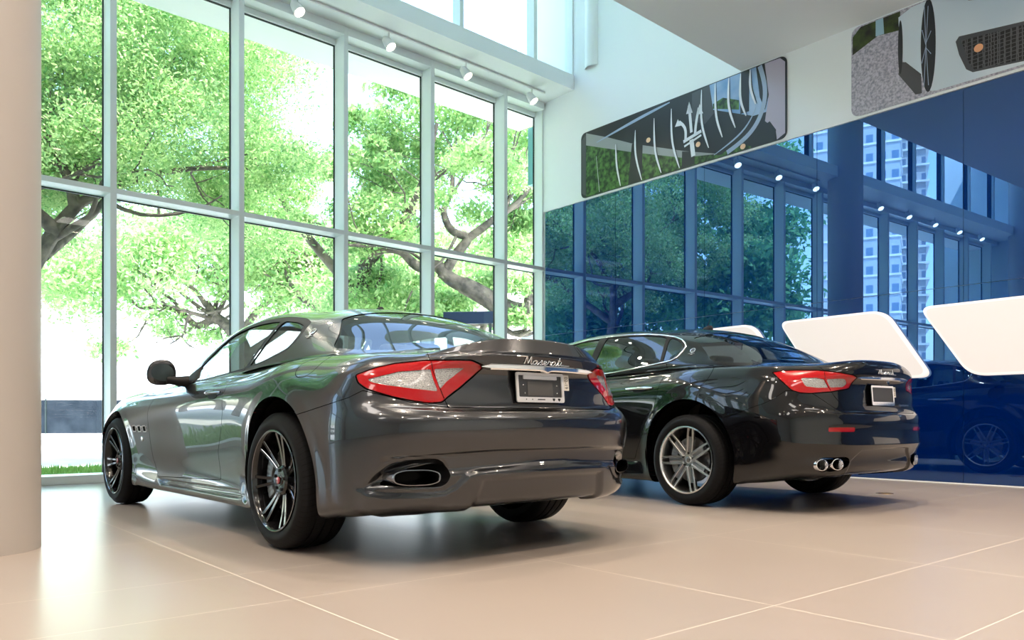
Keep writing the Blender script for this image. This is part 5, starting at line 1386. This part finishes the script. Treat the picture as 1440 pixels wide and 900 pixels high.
# ================================================================ outside
M_conc = noise_color(mat('pale_concrete', (.72, .72, .70), .8), .6, (.62, .62, .60), (.78, .78, .76))
M_grass = noise_color(mat('lawn', (.1, .3, .04), .9), 6, (.22, .42, .08), (.42, .62, .20))
st(quad('ground', [Vector((-160, -120, -.22)), Vector((120, -120, -.22)), Vector((120, 160, -.22)), Vector((-160, 160, -.22))], M_conc, .1))
st(wobj('path_outside', [(-3, 24, -1.0, -.26, -.2, .0)], M_conc))
# grass strip: short blades, nobody could count them
gn = 26000; gs = rng.rand(gn) * 19 - 3; go = -1.0 - rng.rand(gn) * 1.8; gh = .03 + rng.rand(gn) * .05; ga = rng.rand(gn) * 2 * PI
b0 = C0[None] + G_[None] * gs[:, None] + GI[None] * go[:, None]; dx = np.stack([np.cos(ga), np.sin(ga)], 1) * .012
gv = np.stack([np.c_[b0 - dx, np.full(gn, .0)], np.c_[b0 + dx, np.full(gn, .0)], np.c_[b0 + dx * 1.4 * (rng.rand(gn, 1) - .5), gh]], 1).reshape(-1, 3)
raw = raw_mesh('grass', gv, np.arange(gn * 3).reshape(-1, 3), M_grass); tag(raw, 'strip of short green lawn outside along the window wall', 'grass', kind='stuff')
st(wobj('lawn_base', [(-3, 17, -2.85, -1.0, -.2, .004)], M_grass))
# dark site fence
M_fence0 = None
fz = tag(empty('site_fence', at(100, 600, 37)), 'low dark blue-grey cloth covered fence across the bright forecourt outside', 'fence')
M_fence = noise_color(mat('fence_cloth', (.05, .07, .10), .8), 1.5, (.014, .020, .028), (.026, .035, .046))
bsdf(M_fence).inputs['Specular IOR Level'].default_value = .05
fp = [at(-200, 600, 36), at(150, 600, 37.5), at(420, 600, 38)]
for a, b_ in zip(fp[:-1], fp[1:]):
    d = (b_ - a); d.z = 0; n_ = int(d.length / 2.6)
    for k in range(n_):
        p = a + d * (k / n_); q = a + d * ((k + 1) / n_); bm = bmesh.new()
        m_ = (p + q) / 2; add_box(bm, (m_.x, m_.y, .80), ((q - p).length - .03, .04, 1.56), .01, Matrix.Rotation(math.atan2(d.y, d.x), 4, 'Z'))
        o = bm_obj('fence_panel', bm, M_fence); o.data.transform(Matrix.Translation(-fz.location)); o.parent = fz
        bm = bmesh.new(); add_box(bm, (p.x, p.y - .05, .82), (.06, .06, 1.64)); o = bm_obj('fence_post', bm, M_gasket); o.data.transform(Matrix.Translation(-fz.location)); o.parent = fz
# pale clapboard house
def facade_mat(name, wall, glass, sx, sz, fx=.55, fz_=.5, rough=.5):
    m = mat(name, wall, rough); nt, N, L = nodes(m)
    tc = N.new('ShaderNodeTexCoord'); sp = N.new('ShaderNodeSeparateXYZ'); L.new(tc.outputs['Object'], sp.inputs[0])
    def band(axis_out, period, frac, add=None):
        src = axis_out
        d = N.new('ShaderNodeMath'); d.operation = 'DIVIDE'; d.inputs[1].default_value = period; L.new(src, d.inputs[0])
        f = N.new('ShaderNodeMath'); f.operation = 'FRACT'; L.new(d.outputs[0], f.inputs[0])
        c = N.new('ShaderNodeMath'); c.operation = 'LESS_THAN'; c.inputs[1].default_value = frac; L.new(f.outputs[0], c.inputs[0]); return c.outputs[0]
    ad = N.new('ShaderNodeMath'); ad.operation = 'ADD'; L.new(sp.outputs['X'], ad.inputs[0]); L.new(sp.outputs['Y'], ad.inputs[1])
    a = band(ad.outputs[0], sx, fx); b_ = band(sp.outputs['Z'], sz, fz_)
    mu = N.new('ShaderNodeMath'); mu.operation = 'MULTIPLY'; L.new(a, mu.inputs[0]); L.new(b_, mu.inputs[1])
    mx = N.new('ShaderNodeMixRGB'); mx.inputs[1].default_value = (*wall, 1); mx.inputs[2].default_value = (*glass, 1); L.new(mu.outputs[0], mx.inputs[0]); L.new(mx.outputs[0], bsdf(m).inputs['Base Color'])
    rr = N.new('ShaderNodeMath'); rr.operation = 'MULTIPLY_ADD'; rr.inputs[1].default_value = -.4; rr.inputs[2].default_value = .6; L.new(mu.outputs[0], rr.inputs[0]); L.new(rr.outputs[0], bsdf(m).inputs['Roughness'])
    return m
def building(name, label, c, rz, sx, sy, h, wall, glass, floors, fx, balc=0., kind='building'):
    r_ = empty(name, (c[0], c[1], -.1), rz); tag(r_, label, kind, None)
    m = facade_mat(name + '_facade_%d' % int(c[0]), wall, glass, fx, h / floors)
    bm = bmesh.new(); add_box(bm, (0, 0, h / 2), (sx, sy, h)); bm_obj('facade', bm, m, r_)
    bm = bmesh.new(); add_box(bm, (0, 0, h + .35), (sx + .5, sy + .5, .7)); bm_obj('roof', bm, M_conc, r_)
    if balc:
        proto = None
        for f in range(1, floors):
            bm = bmesh.new(); add_box(bm, (0, 0, h / floors * f), (sx + balc, sy + balc, .22)); bm_obj('floor_slab', bm, M_conc, r_)
    return r_
hz = empty('clapboard_house', (0, 0, 0))
tag(hz, 'pale cream clapboard house seen through the bay nearest the blue wall', 'house')
M_clap = mat('cream_clapboard', (.80, .76, .70), .7)
def _clap(m):
    nt, N, L = nodes(m); tc = N.new('ShaderNodeTexCoord'); w = N.new('ShaderNodeTexWave'); w.bands_direction = 'Z'; w.wave_profile = 'SAW'; w.inputs['Scale'].default_value = 1.2
    L.new(tc.outputs['Object'], w.inputs['Vector']); b = N.new('ShaderNodeBump'); b.inputs['Strength'].default_value = .8; b.inputs['Distance'].default_value = .04; L.new(w.outputs['Fac'], b.inputs['Height']); L.new(b.outputs[0], bsdf(m).inputs['Normal'])
_clap(M_clap)
hc = at(752, 500, 34); hz.location = (hc.x, hc.y + 2, -.1); hz.rotation_euler = (0, 0, -.25)
bm = bmesh.new(); add_box(bm, (0, 0, 3.2), (6.2, 5, 6.4)); bm_obj('house_wall', bm, M_clap, hz)
bm = bmesh.new(); vs = [bm.verts.new(p) for p in ((-3.6, -3, 6.3), (3.6, -3, 6.3), (3.6, 3, 6.3), (-3.6, 3, 6.3), (-3.2, 0, 7.8), (3.2, 0, 7.8))]
for f in ((0, 1, 5, 4), (2, 3, 4, 5), (0, 4, 3), (1, 2, 5), (0, 3, 2, 1)): bm.faces.new([vs[i] for i in f])
bm_obj('house_roof', bm, M_conc, hz)
for xx, zz in ((-1.2, 3.0), (.3, 3.9), (1.6, 3.0), (-1.2, 5.2), (1.5, 5.2)):
    bm = bmesh.new(); add_box(bm, (xx, -2.53, zz), (.62, .08, 1.0), .01); wf = bm_obj('house_window', bm, M_white, hz)
    bm = bmesh.new(); add_box(bm, (xx, -2.58, zz), (.48, .02, .86)); bm_obj('window_glass', bm, mat('dull_window', (.18, .26, .26), .2), wf)
# navy board outside
q = at(660, 447, 17.0)
bm = bmesh.new(); add_box(bm, (0, 0, 0), (1.12, .10, .26), .01); o = bm_obj('board_panel', bm, mat('navy_board', (.004, .012, .035), .4)); o.location = (0, 0, 0)
nb = empty('navy_sign_board', (q.x, q.y, 0), -.12); tag(nb, 'plain dark navy board on posts outside behind the grey coupe roof', 'sign board'); o.parent = nb; o.location = (0, 0, q.z)
for xx in (-.45, .45):
    bm = bmesh.new(); add_box(bm, (xx, 0, q.z / 2 - .1), (.06, .06, q.z)); bm_obj('post', bm, M_gasket, nb)
# towers seen mirrored in the blue wall
building('apartment_tower', 'tall pale blue apartment tower with glass bands, mirrored in the blue wall', (-84, -11.5), .3, 6.2, 9, 46, (.42, .46, .50), (.14, .22, .32), 22, 1.3, .3)
building('apartment_tower', 'tall beige apartment tower with stacked balconies, mirrored in the blue wall', (-96, -19.6), .25, 8.0, 5.2, 44, (.44, .44, .43), (.14, .18, .24), 22, 1.2, .8)
building('apartment_tower', 'shorter blue glazed tower farthest from the column, mirrored in the blue wall', (-88, -26.5), .2, 5.5, 4.0, 33, (.34, .42, .50), (.14, .24, .36), 17, 1.2, .2)
building('parking_deck', 'low white concrete parking deck with open levels, mirrored in the blue wall', (-58, 4), .05, 8, 40, 3.4, (.74, .74, .72), (.05, .06, .07), 2, 50, .8, 'parking deck')
building('office_block', 'long low white office block across the bright forecourt outside', (-22, 62), .1, 60, 8, 8.5, (.86, .86, .85), (.62, .68, .70), 3, 2.4, .2)
# ---------------------------------------------------------------- trees
def leaf_mat(name, c1, c2, tr):
    m = bpy.data.materials.new(name); m.use_nodes = True; nt, N, L = nodes(m); N.remove(bsdf(m)); out = [n for n in N if n.type == 'OUTPUT_MATERIAL'][0]
    at_ = N.new('ShaderNodeAttribute'); at_.attribute_name = 'tone'; r = N.new('ShaderNodeValToRGB'); r.color_ramp.elements[0].color = (*c1, 1); r.color_ramp.elements[1].color = (*c2, 1); L.new(at_.outputs['Fac'], r.inputs[0])
    d = N.new('ShaderNodeBsdfDiffuse'); t = N.new('ShaderNodeBsdfTranslucent'); mx = N.new('ShaderNodeMixShader'); mx.inputs[0].default_value = tr
    L.new(r.outputs[0], d.inputs[0]); L.new(r.outputs[0], t.inputs[0]); L.new(d.outputs[0], mx.inputs[1]); L.new(t.outputs[0], mx.inputs[2]); L.new(mx.outputs[0], out.inputs[0]); return m
M_leaf = leaf_mat('fresh_leaves', (.16, .37, .12), (.60, .75, .37), .52)
M_leafd = leaf_mat('deep_leaves', (.07, .26, .11), (.26, .52, .22), .45)
M_bark = noise_bump(noise_color(mat('bark', (.2, .16, .13), .9), 5, (.06, .052, .047), (.20, .165, .14), 6), 14, .8, .03)
def foliage(name, clumps, per, size, m, parent, flat=.55):
    Vs, tone = [], []
    for c, r, k in clumps:
        n = int(per * k)
        u = rng.normal(size=(n, 3)); u /= np.linalg.norm(u, axis=1, keepdims=True)
        rad = rng.rand(n, 1) ** .45; p = np.array(c) + u * rad * np.array([r, r, r * flat])
        p += rng.normal(size=(n, 3)) * .12 * r
        a = rng.normal(size=(n, 3)); a /= np.linalg.norm(a, axis=1, keepdims=True); b_ = np.cross(a, rng.normal(size=(n, 3))); b_ /= np.linalg.norm(b_, axis=1, keepdims=True)
        s = size * (.6 + .8 * rng.rand(n, 1)); a = a * s; b_ = b_ * s * .42
        Vs.append(np.stack([p - a, p + b_, p + a, p - b_], 1).reshape(-1, 3)); tone.append(np.repeat(np.clip(.5 + .35 * u[:, 2] * 0 + rng.normal(size=n) * .28, 0, 1), 4))
    V = np.vstack(Vs); o = raw_mesh(name, V, np.arange(len(V)).reshape(-1, 4), m, parent, smooth=False)
    at_ = o.data.attributes.new('tone', 'FLOAT', 'POINT'); at_.data.foreach_set('value', np.concatenate(tone).astype('f4')); return o
def branchlets(p, d, r, L_, depth, out, tips):
    p = np.array(p, float); d = np.array(d, float); d /= np.linalg.norm(d); pts = [p.copy()]; n = 4
    for i in range(n):
        d = d + rng.normal(size=3) * .22 + np.array([0, 0, .05]); d /= np.linalg.norm(d); p = p + d * L_ / n; pts.append(p.copy())
    out.append((pts, list(np.linspace(r, r * .6, n + 1)))); tips.append((pts[-1], depth))
    if depth > 0:
        for k in range(2 + (rng.rand() > .5)):
            i = rng.randint(2, n + 1); e = d + rng.normal(size=3) * .75; branchlets(pts[i], e, r * .58, L_ * .72, depth - 1, out, tips)
def tree(name, label, limbs, grow, clumps, per, size, m, base, group=None, auto=0, auto_r=.8):
    root = empty(name, base); tag(root, label, 'tree', group)
    out, tips = [], []
    for pts, r0, r1 in limbs:
        q = smooth_line([np.array(p, float) for p in pts], 6); out.append((q, list(np.linspace(r0, r1, len(q)))))
        if grow:
            for k in range(grow):
                i = rng.randint(len(q) // 3, len(q)); d = q[min(i + 1, len(q) - 1)] - q[max(i - 1, 0)]; d /= max(np.linalg.norm(d), 1e-6)
                branchlets(q[i], d * .6 + rng.normal(size=3) * .6 + np.array([0, 0, .35]), r1 * .75, 1.5 if size < .12 else 2.6, 2, out, tips)
    b0 = np.array(base)
    out = [([np.array(p) - b0 for p in pts], r) for pts, r in out]
    o = tubes('trunk', out, M_bark, root, 9)
    cl = [(np.array(c) - b0, r, k) for c, r, k in clumps]
    if auto:
        for t_, dpt in tips:
            if rng.rand() < auto: cl.append((t_ - b0, auto_r * (.6 + .6 * rng.rand()), .35))
    foliage('foliage', cl, per, size, m, root); return root
def wn(s, off, z): q = W(s, off, z); return np.array(q)
# left tree: big limb crossing the two left bays
tb = np.array([-8.9, 12.6, -.1])
T1 = [([tb, at(-30, 470, 12.6), at(34, 392, 12.5), at(74, 330, 12.4), at(112, 285, 12.4)], .17, .09),
      ([at(108, 288, 12.4), at(150, 268, 12.6), at(195, 252, 12.7), at(245, 240, 12.9), at(322, 236, 13.2)], .085, .03),
      ([at(106, 292, 12.4), at(98, 255, 12.3), at(84, 225, 12.2), at(66, 180, 12.2)], .10, .04), ([at(100, 260, 12.3), at(118, 215, 12.5), at(140, 150, 12.9)], .07, .03),
      ([at(60, 360, 12.5), at(110, 320, 13.4), at(150, 285, 14.2)], .10, .04), ([at(78, 325, 12.4), at(40, 290, 12.0), at(-40, 240, 11.5)], .12, .05)]
cl = []
r2 = np.random.RandomState(3)
for k in range(62):
    s = 4.2 + r2.rand() * 6.8; off = -2.6 - r2.rand() * 5.0; z = 4.35 + r2.rand() ** .9 * 5.4 + (.3 if s < 5.2 else 0); cl.append((wn(s, off, z), .6 + .5 * r2.rand(), 1.0))
tree('street_tree', 'big leafy tree outside the left windows with a thick pale limb reaching right', T1, 2, cl, 2300, .036, M_leaf, tuple(tb), 'trees outside the showroom', .5, .55)
# middle tree: crown filling the upper middle bays
tb = np.array([-4.2, 20.5, -.1]); cl = []
T2 = [([tb, (-4.0, 20, 2.4), (-3.6, 19, 3.6), (-3.2, 17.8, 5.0)], .26, .14), ([(-3.6, 19, 3.6), (-4.8, 18.4, 5.0), (-5.6, 17.6, 6.4)], .14, .05), ([(-3.4, 18.4, 4.2), (-2.2, 17.6, 5.4), (-1.6, 17, 7)], .12, .04)]
for k in range(60):
    s = 1.7 + r2.rand() * 4.2; off = -3.0 - r2.rand() * 5.2; z = 4.6 + r2.rand() * 5.2 + (.5 if s < 2.4 else 0); cl.append((wn(s, off, z), .6 + .45 * r2.rand(), 1.0))
tree('street_tree', 'dense bright green tree filling the upper middle windows above the grey coupe', T2, 2, cl, 2300, .036, M_leaf, tuple(tb), 'trees outside the showroom', .5, .55)
# right tree: heavy bent limb behind the last bays
Yb = 17.5
T3 = [([(2.9, 18.6, -.1), at(865, 500, 18.4), at(800, 452, 18), at(764, 443, Yb), at(721, 438, Yb), at(683, 418, Yb), at(650, 400, Yb)], .30, .19),
      ([at(650, 400, Yb), at(629, 388, Yb), at(614, 374, Yb), at(593, 376, Yb), at(577, 366, Yb), at(563, 354, Yb), at(541, 352, Yb), at(518, 361, Yb)], .17, .05),
      ([at(566, 356, Yb), at(573, 338, Yb), at(572, 318, Yb), at(585, 295, Yb)], .07, .03),
      ([at(622, 392, Yb), at(634, 368, Yb), at(650, 347, Yb), at(657, 334, Yb), at(640, 327, Yb), at(627, 310, Yb), at(625, 292, Yb), at(634, 272, Yb), at(636, 235, Yb)], .13, .05),
      ([at(655, 337, Yb), at(677, 322, Yb), at(697, 307, Yb), at(722, 290, Yb), at(745, 262, Yb), at(762, 225, Yb)], .10, .04),
      ([at(625, 305, Yb), at(612, 285, Yb), at(600, 262, Yb)], .05, .02), ([at(697, 307, Yb), at(716, 280, Yb), at(712, 240, Yb), at(728, 200, Yb)], .05, .02), ([at(764, 443, Yb), at(800, 400, 18), at(840, 330, 18.5)], .16, .06)]
cl = []
for u, v, r, k in ((600, 130, .9, 1), (640, 150, .9, .8), (680, 170, .9, .7), (720, 190, .8, .6), (640, 200, .8, .6), (690, 220, .7, .5), (600, 220, .9, 1), (570, 180, .9, 1), (745, 200, .7, .6), (745, 320, .6, .5), (722, 350, .6, .6), (668, 300, .5, .5), (700, 260, .5, .4),
                   (560, 420, .7, 1.1), (520, 395, .7, 1), (500, 430, .7, 1), (590, 440, .6, .9), (620, 425, .5, .8), (545, 395, .6, 1), (690, 400, .5, .7), (725, 445, .35, .7), (700, 450, .35, .6), (735, 400, .4, .4), (640, 430, .5, .6), (570, 320, .6, .8), (530, 300, .8, 1), (540, 260, .8, 1), (580, 250, .8, 1), (500, 340, .7, .9),
                   (820, 200, 1, 1), (860, 280, 1, 1), (800, 140, 1, 1), (760, 120, 1, .8), (900, 200, 1.1, 1), (700, 110, 1, .8)):
    cl.append((np.array(at(u, v, Yb + r2.rand() * 2.0 - .4)), r, k))
tree('street_tree', 'spreading tree with a heavy bent grey limb outside beside the blue wall', T3, 2, cl, 1200, .065, M_leaf, (2.9, 18.6, -.1), 'trees outside the showroom', .45, .45)
# far umbrella shaped tree
Yf = 27.
T4 = [([at(352, 623, Yf), at(348, 520, Yf), at(335, 478, Yf), at(322, 460, Yf), at(303, 445, Yf), at(290, 424, Yf)], .36, .12), ([at(322, 462, Yf), at(300, 450, Yf), at(278, 458, Yf), at(262, 446, Yf), at(245, 436, Yf), at(222, 431, Yf), at(200, 433, Yf), at(184, 422, Yf)], .15, .05),
      ([at(262, 446, Yf), at(240, 420, Yf), at(214, 405, Yf)], .08, .03), ([at(290, 430, Yf), at(270, 405, Yf), at(240, 390, Yf)], .10, .04), ([at(303, 446, Yf), at(318, 415, Yf), at(322, 385, Yf)], .10, .04), ([at(335, 480, Yf), at(360, 440, Yf), at(392, 415, Yf), at(420, 400, Yf)], .16, .05),
      ([at(300, 445, Yf), at(255, 412, Yf), at(228, 380, Yf)], .08, .03), ([at(345, 500, Yf), at(420, 450, Yf), at(470, 420, Yf)], .14, .05)]
cl = []
for k in range(54):
    u = 60 + r2.rand() * 430; mid = 352 + abs(u - 270) * .10; v = mid + (r2.rand() - .5) * 92 + (18 if u < 120 else 0); cl.append((np.array(at(u, v, Yf + (r2.rand() - .5) * 5)), 1.0 + .55 * r2.rand(), .8))
tree('umbrella_tree', 'distant flat-topped tree with dark spreading branches above the bright forecourt', T4, 3, cl, 640, .10, M_leaf, tuple(at(352, 623, Yf)), 'trees outside the showroom', .2, .8)
Yg = 25.
T5 = [([at(450, 626, Yg), at(452, 500, Yg), at(462, 440, Yg), at(480, 400, Yg)], .3, .12), ([at(462, 440, Yg), at(420, 415, Yg), at(400, 380, Yg)], .14, .05), ([at(470, 425, Yg), at(510, 440, Yg), at(560, 446, Yg), at(600, 430, Yg)], .16, .06), ([at(480, 400, Yg), at(520, 410, Yg), at(550, 385, Yg)], .1, .04)]
cl = []
for k in range(34):
    u = 380 + r2.rand() * 330; v = 335 + r2.rand() * 95; cl.append((np.array(at(u, v, Yg + (r2.rand() - .5) * 4)), .9 + .5 * r2.rand(), .8))
tree('umbrella_tree', 'distant bushy tree with low dark branches just above the grey coupe roof', T5, 5, cl, 900, .095, M_leaf, tuple(at(450, 626, Yg)), 'trees outside the showroom', .2, .7)
# trees further along the street, seen mirrored in the blue wall
for i, (cx, cy, lab) in enumerate(((-12.6, 8.9, 'rounded street tree beyond the big left tree, mirrored in the blue wall'), (-14.5, 13.2, 'second rounded street tree farther off, mirrored in the blue wall'), (-20.5, 16.0, 'third rounded street tree farthest off, mirrored in the blue wall'))):
    cl = [(np.array([cx + r2.normal() * 1.5, cy + .2 + (r2.rand() - .5) * 5.0, 2.3 + r2.rand() * 6.9]), .8 + .4 * r2.rand(), 1) for _ in range(44)]
    tree('street_tree', lab, [([(cx, cy, -.1), (cx + .1, cy, 2.2), (cx - .2, cy + .2, 4.6)], .24, .1)], 2, cl, 500, .12, M_leafd, (cx, cy, -.1), 'trees outside the showroom', .3, .7)
for i, (u_, lab) in enumerate(((-62, 'clipped shrub row outside at the far end, mirrored low in the blue wall'),)):
    pass
# ---------------------------------------------------------------- light
wd = bpy.data.worlds.new('sky'); SC.world = wd; wd.use_nodes = True
nt, N, L = wd.node_tree, wd.node_tree.nodes, wd.node_tree.links
sk = N.new('ShaderNodeTexSky'); sk.sky_type = 'NISHITA'; sk.sun_disc = False; sk.sun_elevation = math.radians(58); sk.sun_rotation = math.radians(150); sk.air_density = 1.2; sk.dust_density = 2.5; sk.ozone_density = 1.5
bg = N['Background']; L.new(sk.outputs[0], bg.inputs['Color']); bg.inputs['Strength'].default_value = SKY
sl = bpy.data.lights.new('sun', 'SUN'); sl.energy = SUN; sl.angle = math.radians(.6); sl.color = (1, .96, .90)
so = bpy.data.objects.new('sun', sl); COL.objects.link(so); so.location = (0, -20, 40)
el = math.radians(60); dv = Vector((GI[0] * -math.cos(el) * .92 + G_[0] * .30, GI[1] * -math.cos(el) * .92 + G_[1] * .30, -math.sin(el))); so.rotation_euler = dv.to_track_quat('-Z', 'Y').to_euler()
# ---------------------------------------------------------------- cars
car1, g1 = make_car('coupe'); car1.location = (-.5186, 4.6964, 0); car1.rotation_euler = (0, 0, math.radians(131.32))
tag(car1, 'metallic grey two-door coupe with black wheels and a ducktail spoiler in the foreground', 'car')
car2, g2_ = make_car('sedan'); car2.location = (2.10, 6.75, 0); car2.rotation_euler = (0, 0, math.radians(127.5))
tag(car2, 'gloss black four-door sedan with silver wheels parked by the blue wall', 'car')
# ---------------------------------------------------------------- camera
cam = bpy.data.cameras.new('camera'); co = bpy.data.objects.new('camera', cam); COL.objects.link(co); SC.camera = co
cam.lens = 28; cam.sensor_width = 36; co.location = (0, 0, CAM_H); co.rotation_euler = (PI / 2, 0, 0); cam.shift_y = 140 / 1440; cam.clip_end = 500
vs_ = SC.view_settings; vs_.view_transform = 'Standard'; vs_.look = 'None'; vs_.gamma = 1; vs_.use_curve_mapping = False; vs_.exposure = EXPO
SC.cycles.use_denoising = True; SC.cycles.denoiser = 'OPENIMAGEDENOISE'; SC.cycles.max_bounces = 10; SC.cycles.transparent_max_bounces = 24; SC.cycles.glossy_bounces = 6; SC.cycles.diffuse_bounces = 4; SC.cycles.sample_clamp_indirect = 6; SC.cycles.caustics_reflective = False; SC.cycles.caustics_refractive = False
